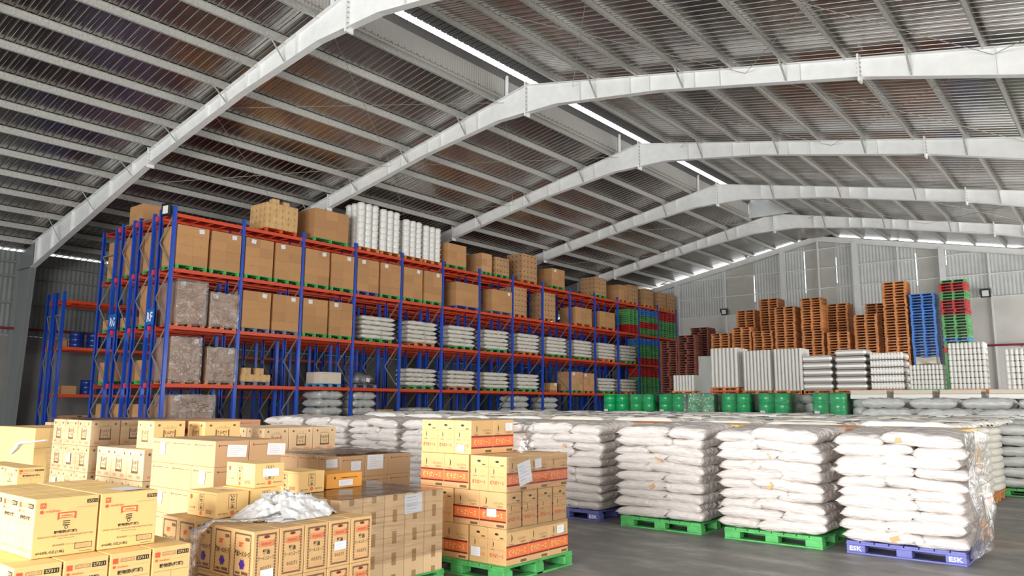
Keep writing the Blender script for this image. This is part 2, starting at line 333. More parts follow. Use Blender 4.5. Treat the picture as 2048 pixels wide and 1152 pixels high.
# ridge monitor: upright sheets, raised capping with open slots
mon = MB()
for xs in (-17.18, -14.72):
    y = YS; vs = []; fs = []; k = 0
    while y < 43.5:
        dx = 0.012 if k % 2 else 0.0
        vs += [(xs + dx, y, 12.66), (xs + dx, y, 13.44)]; y += 0.06; k += 1
    fs = [(2 * i, 2 * i + 2, 2 * i + 3, 2 * i + 1) for i in range(k - 1)]; mon.add(vs, fs, mat("tan_grey_monitor_sheet", (0.33, 0.31, 0.285), 0.5))  # plain tan-grey, darker than the wall sheeting
mon.build('monitor_side_sheet', ceil)
DCAP = mat('dark_cap_sheet', (0.10, 0.095, 0.09), 0.5, 0.3)
corr_x(-17.22, -17.06, YS, 43.6, lambda x: 13.44 + 1.6 * (x + 17.22), 0.015, mat_=DCAP).build('monitor_flashing', ceil)
corr_x(-16.97, -16.22, YS, 43.6, lambda x: 13.86 + 0.05 * (x + 16.97), 0.05, mat_=DCAP).build('monitor_cap', ceil)
corr_x(-15.98, -14.2, YS, 43.6, lambda x: 13.86 - 0.08 * (x + 15.92), 0.045, mat_=DCAP).build('monitor_cap', ceil)
MB().box(-17.2, -14.7, 43.5, 43.53, 12.6, 13.86, CLAD).build('monitor_end_sheet', ceil)
corr_x(-17.6, -14.3, 43.6, YG + 0.1, lambda x: 13.02 - 0.2 * abs(x - XR) if abs(x - XR) < 1.5 else 12.70, 0.02).build('ridge_cap', ceil)
PURL = [-17.3 - 1.55 * k for k in range(14)] + [-14.6 + 1.55 * k for k in range(14)]
def purlin_mesh():
    mb = MB(); y0, y1 = YS, YG
    mb.box(-0.004, 0.004, y0, y1, -0.2, 0, GALV); mb.box(0, 0.075, y0, y1, -0.006, 0, GALV); mb.box(-0.075, 0, y0, y1, -0.2, -0.194, GALV)
    mb.box(-0.08, -0.072, y0, y1, -0.2, -0.176, GALV); return mb.mesh('purlin')
pm = purlin_mesh()
for x in PURL:
    o = put('purlin', pm, ceil, (x, 0, ROOFZ(x) - 0.005))
    if x > XR: o.scale = (-1, 1, 1)
rods = MB()
for k in range(-1, 5):
    ya, yb = 12.5 + 7.93 * k, 12.5 + 7.93 * (k + 1)
    for (xa, xb) in ((-37, -30), (-30, -23), (-23, -17), (-14, -8), (-8, -2), (-2, 5)):
        if (k in (0, 1, 3)):
            for (p, q) in (((xa, ya), (xb, yb)), ((xb, ya), (xa, yb))):
                rods.tube((p[0], p[1], ROOFZ(p[0]) - 0.35), (q[0], q[1], ROOFZ(q[0]) - 0.35), 0.009, 5, ZINC)
rods.build('bracing_rod', ceil)

def corr_wall_x(xa, xb, y, z0, ztf, mat_, face=-1, pitch=0.2):      # vertical ribs, wall along x
    mb = MB(); vs = []; x = xa; k = 0
    while x <= xb + 1e-6:
        d = 0.02 if (k % 2) else 0
        vs += [(x, y + face * d, z0), (x, y + face * d, ztf(x))]; x += pitch / 2; k += 1
    mb.add(vs, [(2 * i, 2 * i + 2, 2 * i + 3, 2 * i + 1) for i in range(k - 1)], mat_); return mb
gz = lambda x: ROOFZ(x) - (0.24 if (-31 < x < -21.5) else 0.09)
wb = struct(MB().box(XW, XE, YG - 0.05, YG + 0.15, 0, 7.9, PLASTER).build('wall_back'))
seg = [(XW, -22.75, CLAD), (-22.75, -20.5, CLADF), (-20.45, -16.95, CLAD), (-16.91, -14.9, CLADF), (-14.86, -10.15, CLAD), (-10.11, -8.5, CLADF), (-8.46, XE, CLAD)]
for xs_, za_, zb_ in ((-20.475, 7.9, 8.8), (-20.475, 10.7, 12.1), (-16.93, 7.9, 9.1), (-16.93, 11.9, 12.8), (-14.88, 7.9, 9.6), (-14.88, 11.3, 12.8), (-10.13, 7.9, 9.0), (-10.13, 11.0, 12), (-8.48, 7.9, 10.1), (-8.48, 11.2, 11.6)):
    MB().box(xs_ - .04, xs_ + .04, YG + .012, YG + .02, za_, zb_, CLAD).build('cover_strip', wb)
for a, b, m in seg:
    if m is CLAD: corr_wall_x(a, b, YG, 7.9, gz, m).build('wall_sheet', wb)
    else: MB().prism_y([(a, 7.9), (b, 7.9), (b, gz(b)), (a, gz(a))], YG, YG + 0.01, m).build('translucent_sheet', wb)
for z, a, b in ((7.93, XW, XE), (9.3, XW, XE), (10.65, -28, -4), (11.95, -21, -11)):
    for (s0, s1) in ((a, b),):
        MB().box(s0, s1, YG - 0.16, YG - 0.03, z - 0.03, z + 0.03, WHITEPAINT).build('girt', wb)
for x, wd in ((-33, .3), (-26.3, .3), (-18.3, .3), (-13.6, .3), (-8.65, .3), (-3.7, .3), (1.3, .3), (-22.55, .12), (-15.95, .12), (-11.1, .12), (-6.25, .12)):
    mb = MB(); zt = ROOFZ(x) - 0.45
    if wd > .2:
        mb.box(x - .15, x + .15, YG - .50, YG - .48, 0, zt, WHITEPAINT); mb.box(x - .15, x + .15, YG - .22, YG - .20, 0, zt, WHITEPAINT); mb.box(x - .01, x + .01, YG - .48, YG - .22, 0, zt, WHITEPAINT)
    else: mb.box(x - .05, x + .05, YG - .28, YG - .16, 0, zt, WHITEPAINT)
    mb.build('wind_column', wb)
DPL = mat('shaded_grey_plaster', (0.24, 0.235, 0.22), 0.85, nz=0.15, nscale=0.6); DCL = mat('shaded_grey_sheeting', (0.22, 0.235, 0.23), 0.55, nz=0.08, nscale=2); DCO = mat('shaded_grey_column_paint', (0.20, 0.215, 0.21), 0.5)  # left wall and column greys darkened in colour to stand in for weak light
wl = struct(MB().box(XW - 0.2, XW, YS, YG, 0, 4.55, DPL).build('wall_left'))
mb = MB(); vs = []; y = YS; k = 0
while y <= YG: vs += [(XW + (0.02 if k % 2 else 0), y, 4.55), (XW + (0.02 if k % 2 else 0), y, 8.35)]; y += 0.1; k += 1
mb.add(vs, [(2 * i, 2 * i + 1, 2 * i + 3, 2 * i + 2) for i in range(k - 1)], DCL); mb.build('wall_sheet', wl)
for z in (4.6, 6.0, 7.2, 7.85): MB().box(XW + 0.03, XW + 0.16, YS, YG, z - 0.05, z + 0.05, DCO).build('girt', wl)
struct(MB().box(XE, XE + 0.2, YS, YG, 0, 8.4, PLASTER).build('wall_right'))
struct(MB().prism_y([(XW, 7.0), (XE, 7.0), (XE, 8.35), (XR, 12.9), (XW, 8.35)], YS - .1, YS, PLASTER).build('wall_front'))

# ------------------------------------------------------------------ portal frames
YF = [12.5 + 7.93 * k for k in range(-2, 5)]
def rafter_bot(d):      # d = distance from the ridge line
    zt = 12.8 - 0.2 * d
    if d < 1.3: return 11.80
    if d < 5.2: return zt - (0.74 + (0.50 - 0.74) * (d - 1.3) / 3.9)
    if d < 11.0: return zt - 0.50
    return zt - (0.50 + 0.62 * (d - 11.0) / 10.3)
def portal():
    parts = []
    for s in (-1, 1):
        ds = [0.012, 1.3, 5.2, 11.0, 21.25]
        top = [(XR + s * d, 12.8 - 0.2 * d) for d in ds]; bot = [(XR + s * d, rafter_bot(d)) for d in ds]
        mb = MB(); mb.prism_y((top + bot[::-1])[::1], -0.006, 0.006, WHITEPAINT)
        mb.strip(top, -0.12, 0.12, 0.016, WHITEPAINT); mb.strip(bot, -0.12, 0.12, -0.016, WHITEPAINT)
        parts.append(('rafter', mb))
        for d in (2.3, 4.2, 4.9, 6.4, 7.2, 9.5, 12.2, 14, 15.6, 17.3, 19.2, 20.6):
            m2 = MB(); m2.box(XR + s * d - 0.006, XR + s * d + 0.006, -0.11, 0.11, rafter_bot(d), 12.8 - 0.2 * d, WHITEPAINT); parts.append(('stiffener', m2))
        m2 = MB(); m2.box(XR + s * 11 - 0.025, XR + s * 11 + 0.025, -0.14, 0.14, rafter_bot(11) - 0.13, 12.8 - 2.2 + 0.11, WHITEPAINT)
        for zz in (0.0, 0.12, 0.24, 0.36, 0.48): m2.box(XR + s * 11 - 0.05, XR + s * 11 + 0.05, -0.09, -0.06, rafter_bot(11) + zz, rafter_bot(11) + zz + 0.03, ZINC)
        parts.append(('splice_plate', m2))
        xi, xo = XR + s * 21.2, XR + s * 22.8
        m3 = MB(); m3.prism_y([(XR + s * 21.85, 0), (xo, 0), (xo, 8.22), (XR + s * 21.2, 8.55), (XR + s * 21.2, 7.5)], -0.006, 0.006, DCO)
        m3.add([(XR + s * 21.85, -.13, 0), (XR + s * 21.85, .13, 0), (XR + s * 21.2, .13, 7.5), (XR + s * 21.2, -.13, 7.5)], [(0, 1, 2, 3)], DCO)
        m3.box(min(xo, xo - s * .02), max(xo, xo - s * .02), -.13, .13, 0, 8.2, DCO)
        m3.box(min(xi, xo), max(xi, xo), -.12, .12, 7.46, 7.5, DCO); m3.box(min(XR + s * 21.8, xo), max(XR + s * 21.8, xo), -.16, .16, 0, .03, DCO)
        parts.append(('column', m3))
        for i in range(0, 14, 2):
            px = (-17.3 - 1.55 * (i + 1)) if s < 0 else (-14.6 + 1.55 * (i + 1)); d = abs(px - XR)
            if d > 21: continue
            m4 = MB()
            for q in (-1, 1): m4.beam((px, q * 0.55, 13.0 - .2 * d - 0.2), (px, q * 0.02, rafter_bot(d) + 0.03), 0.05, 0.02, GALV)
            parts.append(('fly_brace', m4))
    ap = MB(); ap.box(XR - .025, XR + .025, -.14, .14, 11.66, 12.92, WHITEPAINT)
    for i in range(8): ap.box(XR - .055, XR + .055, -.10, -.07, 11.75 + .15 * i, 11.78 + .15 * i, ZINC)
    parts.append(('splice_plate', ap))
    for s in (-1, 1): parts.append(('monitor_post', MB().box(XR + s * 1.17 - .04, XR + s * 1.17 + .04, .25, .33, 12.5, 13.6, WHITEPAINT)))
    return parts
pp = [(n, m.mesh(n)) for n, m in portal()]
fl = ['steel portal frame behind the camera over the loading end', 'steel portal frame above the nearest goods', 'nearest white steel portal frame crossing top left over the rack end',
      'second white steel portal frame meeting roof ridge at upper centre', 'third white steel portal frame from the front', 'fourth white steel portal frame from the front', 'farthest free standing white steel portal frame before the gable wall']
for y, l in zip(YF, fl):
    r = empty('portal_frame', (0, y, 0)); tag(r, l, 'roof frame', 'steel portal frames')
    raf = r
    for n, me in pp:
        o = put(n, me, raf if n == 'stiffener' else r)
        if n == 'rafter': raf = o
gb = MB(); line = [(XR - 22.9, 12.8 - 4.58), (XR, 12.8), (XR + 22.9, 12.8 - 4.58)]
gb.prism_y(line + [(x, z - 0.36) for x, z in line[::-1]], -0.01, 0.01, WHITEPAINT); gb.strip(line, -.1, .1, -.016, WHITEPAINT); gb.strip([(x, z - .36) for x, z in line], -.1, .1, .016, WHITEPAINT)
g = gb.build('gable_rafter', None, (0, YG - 0.38, 0)); tag(g, 'pale steel rafter running along the top of the far gable wall', 'roof frame')

# pipes and lamps
p = MB().tube((XW + .26, YS, 4.85), (XW + .26, YG - .4, 4.85), .055, 8, PIPE)
for i in range(16): p.box(XW, XW + .3, YS + 4 * i, YS + 4 * i + .05, 4.76, 4.80, PIPE)
tag(p.build('fire_pipe'), 'dark red pipe running along the left side wall', 'pipe')
p = MB().tube((-12, YG - .62, 5.08), (XE, YG - .62, 5.08), .06, 8, PIPE)
for i in range(6): p.box(-11 + 3 * i, -10.95 + 3 * i, YG - .66, YG - .02, 4.98, 5.02, PIPE)
tag(p.build('fire_pipe'), 'dark red pipe running along the white far wall', 'pipe')
def flood(loc, rx, rz, label, s=1.0):
    r = empty('floodlight', loc); r.rotation_euler = (rx, 0, rz); r.scale = (s, s, s); tag(r, label, 'lamp')
    h = MB(); h.cbox(-.2, .2, 0, .1, -.19, .19, BLACK, .015)
    for i in range(7): h.box(-.15 + .05 * i, -.14 + .05 * i, .1, .15, -.15, .15, BLACK)
    ho = h.build('housing', r); MB().box(-.13, .13, -.006, 0.001, -.13, .13, LENS).build('lamp_glass', ho)
    b = MB(); b.box(-.235, -.22, .02, .06, -.03, .22, BLACK); b.box(.22, .235, .02, .06, -.03, .22, BLACK); b.box(-.235, .235, .02, .06, .21, .225, BLACK); b.box(-.03, .03, .1, .56 if rz == 0 else .12, -.02, .02, BLACK); b.build('bracket', r)
flood((-26.15, 12.78, 8.36), 0, .15, 'black floodlight fixed at the top front corner of the tall rack', 1.1)
flood((-22.5, YG - .72, 8.14), .2, 0, 'black floodlight on the gable wall above brown pallets', 1.15)
flood((-6.5, YG - .72, 8.1), .2, 0, 'black floodlight on the gable wall right of the red and green pallets', 1.3)

# ------------------------------------------------------------------ pallet racking
def post_mesh(h):
    mb = MB(); w = .062
    mb.box(-.045, .045, -w, -w + .004, 0, h, RACKBLUE); mb.box(-.045, .045, w - .004, w, 0, h, RACKBLUE); mb.box(.041, .045, -w, w, 0, h, RACKBLUE)
    mb.box(-.045, -.041, -w, -w + .025, 0, h, RACKBLUE); mb.box(-.045, -.041, w - .025, w, 0, h, RACKBLUE)
    mb.box(-.07, .07, -.07, .07, 0, .012, RACKBLUE); return mb.mesh('post')
def brace_mesh(dep, h):
    mb = MB(); z = .3; k = 0
    mb.beam((0, 0, z), (-dep, 0, z), .03, .04, ZINC)
    while z + 1.05 < h:
        a, b = (0, -dep) if k % 2 == 0 else (-dep, 0)
        mb.beam((a, 0, z), (b, 0, z + 1.0), .03, .045, ZINC); z += 1.0; k += 1
    mb.beam((0, 0, z), (-dep, 0, z), .03, .04, ZINC); return mb.mesh('bracing')
def beam_mesh(L):
    mb = MB(); mb.box(-.025, .025, .05, L - .05, -.125, 0, RACKRED)
    for y in (.052, L - .058): mb.box(-.03, .05, y - .004, y + .008, -.17, .05, RACKRED)
    return mb.mesh('beam')
def deck_mesh(dep, L):
    mb = MB()
    n = int(L / .3)
    for i in range(n): mb.box(-dep + .03, -.03, .06 + i * .3, .06 + i * .3 + .24, -.045, -.012, DECK)
    for i in range(1, 5): mb.box(-dep + .03, -.03, i * L / 5 - .02, i * L / 5 + .02, -.09, -.045, RACKRED)
    return mb.mesh('deck')
BAY = 2.7; Y0R = 13.0
LV = [2.28, 4.28, 6.29, 8.25]
def rack(name_label, xf, dep, y0, nb, L, levels, h, group=None, sign=None):
    r = empty('pallet_rack', (xf, y0, 0)); tag(r, name_label, 'rack', group)
    pm_, bm_, be, de = post_mesh(h), brace_mesh(dep, h), beam_mesh(L), deck_mesh(dep, L)
    for k in range(nb + 1):
        po = put('post', pm_, r, (-.045, k * L, 0)); put('post', pm_, r, (-dep + .045, k * L, 0), math.pi); put('brace', bm_, po, (-.005, 0, 0)).scale = ((dep - .1) / dep, 1, 1)
    cnt = 0; rest = MB()
    for i in range(nb):
        for z in levels:
            put('beam', be, r, (-.05, i * L, z)); cnt += 1
            put('deck', de, r, (0, i * L, z))
    for i in range(nb):
        for z in levels:
            if cnt < 100: put('beam', be, r, (-dep + .05, i * L, z)); cnt += 1
            else: rest.box(-dep + .025, -dep + .075, i * L + .05, i * L + L - .05, z - .125, z, RACKRED)
    if rest.v: stuff(rest.build('beam', r))
    if sign:
        s = MB(); s.box(-.30, .30, -.012, 0, -.28, .28, SIGNB); Face(s, (0, -.012, 0), (1, 0, 0), (0, 0, 1)).text(sign, 0, 0, .40, .34, WHITE, 2, True)
        s.build('sign_plate', r, (-dep - .12, -.07, 4.63))
    return r
rack('front blue and orange pallet rack row with long shelves of cartons and sacks', -25.83, 1.06, Y0R, 14, BAY, LV, 8.5, 'joined rack rows', 'RF')
rack('second blue and orange rack row directly behind the front row', -27.29, 1.12, Y0R, 14, BAY, LV, 8.42, 'joined rack rows')
rack('third blue and orange rack row behind the first sign plate row', -28.80, 1.01, Y0R, 14, BAY, LV, 8.4, 'joined rack rows', 'RG')
rack('rearmost row of the tall blue and orange rack block', -30.25, 1.2, Y0R, 14, BAY, LV, 8.3, 'joined rack rows')
rack('lower blue and orange rack beside left wall, row nearer the tall racks', -35.3, .85, 13.2, 6, BAY, [1.95, 3.95, 5.95], 6.3, 'low racks by the left wall')
rack('lower blue and orange rack against the left wall columns', -36.35, .72, 13.2, 2, BAY, [1.95, 3.95, 5.95], 6.3, 'low racks by the left wall')
sp = MB()
for x in (-27.09, -28.605, -30.03):
    for z in LV: sp.box(x - .09, x + .09, Y0R - .055, Y0R - .0, z - .14, z + .03, mat('pink_red_spacer', (.75, .04, .08), .5))
tag(sp.build('row_spacer'), 'small red spacers joining the rack rows at the near end posts', 'rack spacer')

# ------------------------------------------------------------------ pallets
def pallet_parts(W, D, m, H=.14, txt=None):
    parts = []
    t = MB(); n = 8; st = W / n
    for i in range(n): t.cbox(-W / 2 + i * st + .006, -W / 2 + (i + 1) * st - .006, -D / 2, D / 2, H - .02, H, m, .002)
    for y in (-D / 2 + .05, 0, D / 2 - .05): t.box(-W / 2, W / 2, y - .05, y + .05, H - .04, H - .02, m)
    parts.append(('top_deck', t))
    b = MB()
    for y in (-D / 2 + .05, 0, D / 2 - .05): b.cbox(-W / 2, W / 2, y - .05, y + .05, 0, .018, m, .002)
    for x in (-W / 2 + .05, W / 2 - .05): b.box(x - .05, x + .05, -D / 2 + .1, D / 2 - .1, 0, .016, m)
    parts.append(('bottom_deck', b))
    for x in (-W / 2 + .1, 0, W / 2 - .1):
        for y in (-D / 2 + .07, 0, D / 2 - .07):
            k = MB(); k.cbox(x - .1 if x else -.08, x + .1 if x else .08, y - .068, y + .068, .018, H - .04, m, .006)
            if txt and x and y < 0: Face(k, (x, y - .068, .06), (1, 0, 0), (0, 0, 1)).text(txt, 0, 0, .13, .05, WHITE, 2, True)
            parts.append(('block', k))
    return [(n, q.mesh(n)) for n, q in parts]
_pp = {}
def pallet(x, y, z, W, D, m, label, group=None, txt=None, rz=0, name='pallet'):
    k = (round(W, 2), round(D, 2), m.name, txt)
    if k not in _pp: _pp[k] = pallet_parts(W, D, m, .14, txt)
    r = empty(name, (x, y, z), rz); tag(r, label, 'pallet', group)
    for n, me in _pp[k]: put(n, me, r)
    return r
def flat_pallet_mesh(W, D, m, H=.145):
    t = MB(); n = 6; st = W / n
    for i in range(n): t.box(-W / 2 + i * st + .01, -W / 2 + (i + 1) * st - .01, -D / 2, D / 2, H - .02, H, m)
    for y in (-D / 2 + .04, 0, D / 2 - .04): t.box(-W / 2, W / 2, y - .04, y + .04, H - .045, H - .02, m); t.box(-W / 2, W / 2, y - .04, y + .04, 0, .02, m)
    for x in (-W / 2 + .06, 0, W / 2 - .06):
        for y in (-D / 2 + .05, 0, D / 2 - .05): t.box(x - .06, x + .06, y - .045, y + .045, .02, H - .045, m)
    return t.mesh('pallet')
_fp = {}
def fpallet(x, y, z, W, D, m, label, group, cat='pallet', name='pallet', rz=0):
    k = (W, D, m.name)
    if k not in _fp: _fp[k] = flat_pallet_mesh(W, D, m)
    o = put(name, _fp[k], None, (x, y, z), rz); tag(o, label, cat, group); return o

# ------------------------------------------------------------------ cartons
_cm = {}
def four(mb, a, b, broad, narrow):   # a = x size, b = y size
    broad(Face(mb, (0, -b / 2, 0), (1, 0, 0), (0, 0, 1))); broad(Face(mb, (0, b / 2, 0), (-1, 0, 0), (0, 0, 1)))
    narrow(Face(mb, (a / 2, 0, 0), (0, 1, 0), (0, 0, 1))); narrow(Face(mb, (-a / 2, 0, 0), (0, -1, 0), (0, 0, 1)))
def topseam(mb, a, b, h, m=TAPE):
    f = Face(mb, (0, 0, h), (1, 0, 0), (0, 1, 0)); f.rect(-a / 2 + .002, -.0012, a / 2 - .002, .0012, SEAM, 1)
def c_sauce():
    a, b, h = .338, .233, .336; mb = MB(); mb.cbox(-a / 2, a / 2, -b / 2, b / 2, 0, h, CARD); topseam(mb, a, b, h)
    def broad(f):
        f.swoosh(-.10, .25, .075, INK); f.text('otafuku', -.095, .195, .07, .014, INKB); f.text('ハンディボトル', .07, .235, .12, .026, INKB); f.text('2.2kg×6', .085, .203, .09, .026, INKB)
        f.rect(-a / 2 + .003, .165, a / 2 - .003, .182, INKD); f.rect(-a / 2 + .003, .072, a / 2 - .003, .165, INKO); f.rect(-a / 2 + .003, .056, a / 2 - .003, .072, INKD)
        f.text('焼そばソース', 0, .118, .26, .062, INKY, 3, True); f.rect(.05, .012, .145, .036, INKB); f.rect(-.14, .016, .02, .028, INKP)
    def narrow(f):
        f.disc(0, .285, .024, INK, 2, 12, .011); f.rect(.04, .245, .085, .258, INKB); f.rect(-b / 2 + .004, .232, b / 2 - .004, .2335, INKB)
        f.swoosh(-.055, .19, .06, INK); f.text('otafuku', -.055, .142, .06, .012, INKB); f.text('お好', .05, .19, .06, .05, INKY, 2); f.text('ハンディ', .055, .142, .07, .014, INKB)
        f.text('焼そばソース', 0, .085, .17, .040, INKR, 2, True); f.text('ソース', .0, .035, .10, .02, INKP)
    four(mb, a, b, broad, narrow); return mb.mesh('sauce_carton'), a, b, h
def border(f, w, h, m=INKB):
    f.frame(-w / 2, .02, w / 2, h - .02, .012, m, 1)
    for i in range(14): f.rect(-w / 2 - .001, .03 + i * (h - .06) / 14, -w / 2 + .013, .034 + i * (h - .06) / 14, CARD, 2); f.rect(w / 2 - .013, .03 + i * (h - .06) / 14, w / 2 + .001, .034 + i * (h - .06) / 14, CARD, 2)
def c_soup():
    a, b, h = .247, .203, .330; mb = MB(); mb.cbox(-a / 2, a / 2, -b / 2, b / 2, 0, h, CARD); topseam(mb, a, b, h)
    def broad(f):
        border(f, .20, h); f.rect(.03, .262, .08, .285, INKB, 2); f.text('濃縮', -.02, .235, .055, .035, INKR, 2, True); f.text('醤油ラーメンスープ', 0, .175, .175, .038, INK, 2, True)
        for q in range(6): f.disc(.022 * math.cos(q * 1.047), .105 + .022 * math.sin(q * 1.047), .013, PURP, 2, 8)
        f.disc(0, .105, .016, PURP, 3, 8); f.rect(-.075, .04, -.02, .055, INKB, 2); f.rect(.0, .04, .075, .06, INKB, 2)
    def narrow(f):
        border(f, .155, h); f.disc(.0, .288, .022, INKD, 3, 12, .010); f.frame(-.055, .225, .045, .262, .003, INKR, 2); f.text('業務用', -.005, .243, .08, .024, INKR, 3, True); f.rect(.054, .225, .062, .268, INKR, 2)
        f.text('醤油', 0, .19, .055, .034, INK, 2, True); f.text('ラーメンスープ', 0, .15, .125, .028, INK, 2); f.text('00371', 0, .085, .085, .026, INKB, 2); f.rect(-.06, .05, .06, .054, INKP, 2); f.rect(-.05, .042, .05, .045, INKP, 2)
    four(mb, a, b, broad, narrow); return mb.mesh('soup_carton'), a, b, h
def c_vinegar():
    a, b, h = .240, .345, .325; mb = MB(); mb.cbox(-a / 2, a / 2, -b / 2, b / 2, 0, h, CARDY); topseam(mb, b, a, h)
    def big(f):
        f.rect(-.145, .272, -.115, .302, INKR, 2); f.text('m', -.13, .287, .02, .016, CARDY, 3); f.disc(-.135, .252, .011, INKR, 2, 6); f.text('mizkan', -.075, .255, .075, .016, INKR, 2)
        f.rect(.105, .283, .165, .305, INK, 2); f.text('27311', .135, .294, .05, .014, CARDY, 3, True); f.rect(.045, .262, .16, .265, INKP, 2)
        f.poly([(-.05, .20), (-.035, .21), (.035, .21), (.05, .20), (.05, .243), (-.05, .243)], INKR, 2); f.rect(-.04, .214, .04, .236, CARDY, 3); f.text('mizkan', 0, .225, .06, .012, INKR, 4, True)
        for q in range(3): f.rect(-.019, .190 - q * .011, .019, .195 - q * .011, INK, 2)
        f.disc(0, .158, .010, INK, 2, 12); f.disc(0, .158, .006, CARDY, 3, 12)
        f.text('穀物酢(銘醸)', 0, .133, .125, .020, INK, 2, True); f.text('GRAIN FLAVORED DISTILLED VINEGAR(PET BOTTLE)', 0, .111, .30, .012, INKB, 2); f.rect(-.04, .097, .05, .099, INKB, 2)
        f.text('賞味期限  21.10.24', 0, .062, .13, .011, INKB, 2); f.text('6×60FL.OZ.(1.8L)', -.075, .025, .15, .020, INK, 2, True)
        f.frame(.055, .028, .15, .062, .003, INK, 2); f.bars(.063, .034, .142, .056, INKP, 10); f.rect(.08, .012, .15, .015, INKB, 2)
    def small(f):
        f.rect(-.105, .268, -.075, .298, INKR, 2); f.frame(-.06, .275, .02, .296, .002, INKB, 2); f.bars(-.055, .279, .015, .292, INKP, 7); f.rect(.03, .272, .105, .298, INK, 2); f.text('27311', .067, .285, .062, .016, CARDY, 3, True)
        f.disc(-.095, .25, .009, INKR, 2, 6); f.text('mizkan', -.045, .25, .06, .014, INKR, 2); f.rect(.02, .249, .10, .251, INKP, 2)
        f.text('穀物酢(銘醸)', 0, .215, .15, .028, INK, 2, True); f.rect(-.11, .184, .11, .1855, INKB, 2); f.rect(-.0008, .03, .0008, .184, SEAM, 2); f.rect(-.10, .10, .09, .102, INKP, 2); f.text('6×60FL.OZ.(1.8L)', 0, .04, .16, .018, INKB, 2)
    four(mb, a, b, small, big); return mb.mesh('vinegar_carton'), a, b, h
def c_sesame(flip=False):
    a, b, h = .405, .275, .187; mb = MB(); mb.cbox(-a / 2, a / 2, -b / 2, b / 2, 0, h, CARDY); topseam(mb, a, b, h, TAPE)
    def broad(f):
        f.frame(-.035, .045, .035, .165, .003, INKB, 2); [f.text(ch, 0, .148 - i * .028, .035, .023, INK, 2, True) for i, ch in enumerate('いりごま')]
        f.disc(-.003, .025, .015, INKR, 2); f.text('印', -.003, .025, .014, .014, CARDY, 3); f.disc(-.15, .14, .016, INKR, 2, 10, .02); f.text('ごまの老舗', -.13, .06, .085, .014, INKB, 2); f.rect(-.165, .03, -.09, .034, INKP, 2); f.frame(.07, .03, .15, .055, .0025, INKB, 2); f.bars(.075, .034, .145, .051, INKP, 8)
        f.rect(-a / 2, .170, a / 2, .172, INKB, 1)
    def narrow(f):
        f.frame(-.035, .06, .035, .168, .003, INKB, 2); [f.text(ch, 0, .152 - i * .0255, .032, .021, INK, 2, True) for i, ch in enumerate('いりごま')]
        f.disc(0, .035, .016, INKR, 2); f.text('印', 0, .035, .014, .014, CARDY, 3); f.text('株式会社', -.075, .03, .08, .012, INKB, 2); f.text('国内製造', .075, .035, .08, .012, INKB, 2)
    four(mb, a, b, broad, narrow); return mb.mesh('sesame_carton'), a, b, h
def c_tonk(base=CARDL):
    a, b, h = .375, .36, .30; mb = MB(); mb.cbox(-a / 2, a / 2, -b / 2, b / 2, 0, h, base)
    def broad(f):
        f.rect(-.07, .09, -.058, .205, INKB, 2); f.rect(.058, .09, .07, .205, INKB, 2); f.text('とんかつ', 0, .175, .10, .042, INKB, 2, True); f.text('ソース', 0, .125, .07, .038, INKB, 2, True); f.rect(-.075, .07, .075, .092, INKB, 2)
        f.text('ソース', 0, .24, .07, .016, INKB, 2); f.rect(-.08, .222, .08, .225, INKB, 2); f.disc(-.12, .255, .014, INKB, 2, 8); f.disc(.12, .255, .014, INKB, 2, 8); f.rect(-.13, .025, -.06, .05, INKP, 2); f.rect(.05, .02, .13, .05, INKP, 2)
    four(mb, a, b, broad, broad); return mb.mesh('cutlet_sauce_carton'), a, b, h
def c_plain(a, b, h, m, tape=True, lines=False, dots=0, side=False):
    mb = MB(); mb.cbox(-a / 2, a / 2, -b / 2, b / 2, 0, h, m)
    def fr(f, w=a):
        if tape: f.rect(-.025, h - .055, .025, h, TAPE, 1); f.rect(-.025, 0, .025, .05, TAPE, 1)
        if lines: f.rect(-w * .4, h - .045, w * .12, h - .04, INKB, 1); f.rect(-w * .4, h - .052, -w * .37, h - .033, INKB, 1); f.rect(w * .2, h - .045, w * .4, h - .041, INKB, 1)
        for i in range(dots): f.disc(-w * .25 + i * w * .5, h * .55, .045, INKD, 1, 10, .035)
    fr2 = lambda f: fr(f, b)
    four(mb, a, b, fr, fr2 if (side or lines or dots) else (lambda f: fr(f, b)))
    mb.box(-a / 2 + .001, a / 2 - .001, -.025, .025, h, h + .0006, TAPE)
    return mb.mesh('carton'), a, b, h
def c_orange():
    a, b, h = .27, .42, .135; mb = MB(); mb.cbox(-a / 2, a / 2, -b / 2, b / 2, 0, h, CARDO)
    n = lambda f: (f.poly([(-.13, .085), (-.105, .085), (-.1175, .112)], INK, 2), f.text('YAMAMORI FOODS', .05, .093, .20, .012, INK, 2, True))
    four(mb, a, b, lambda f: f.rect(-.1, .09, .05, .095, INKB, 2), n); return mb.mesh('orange_carton'), a, b, h
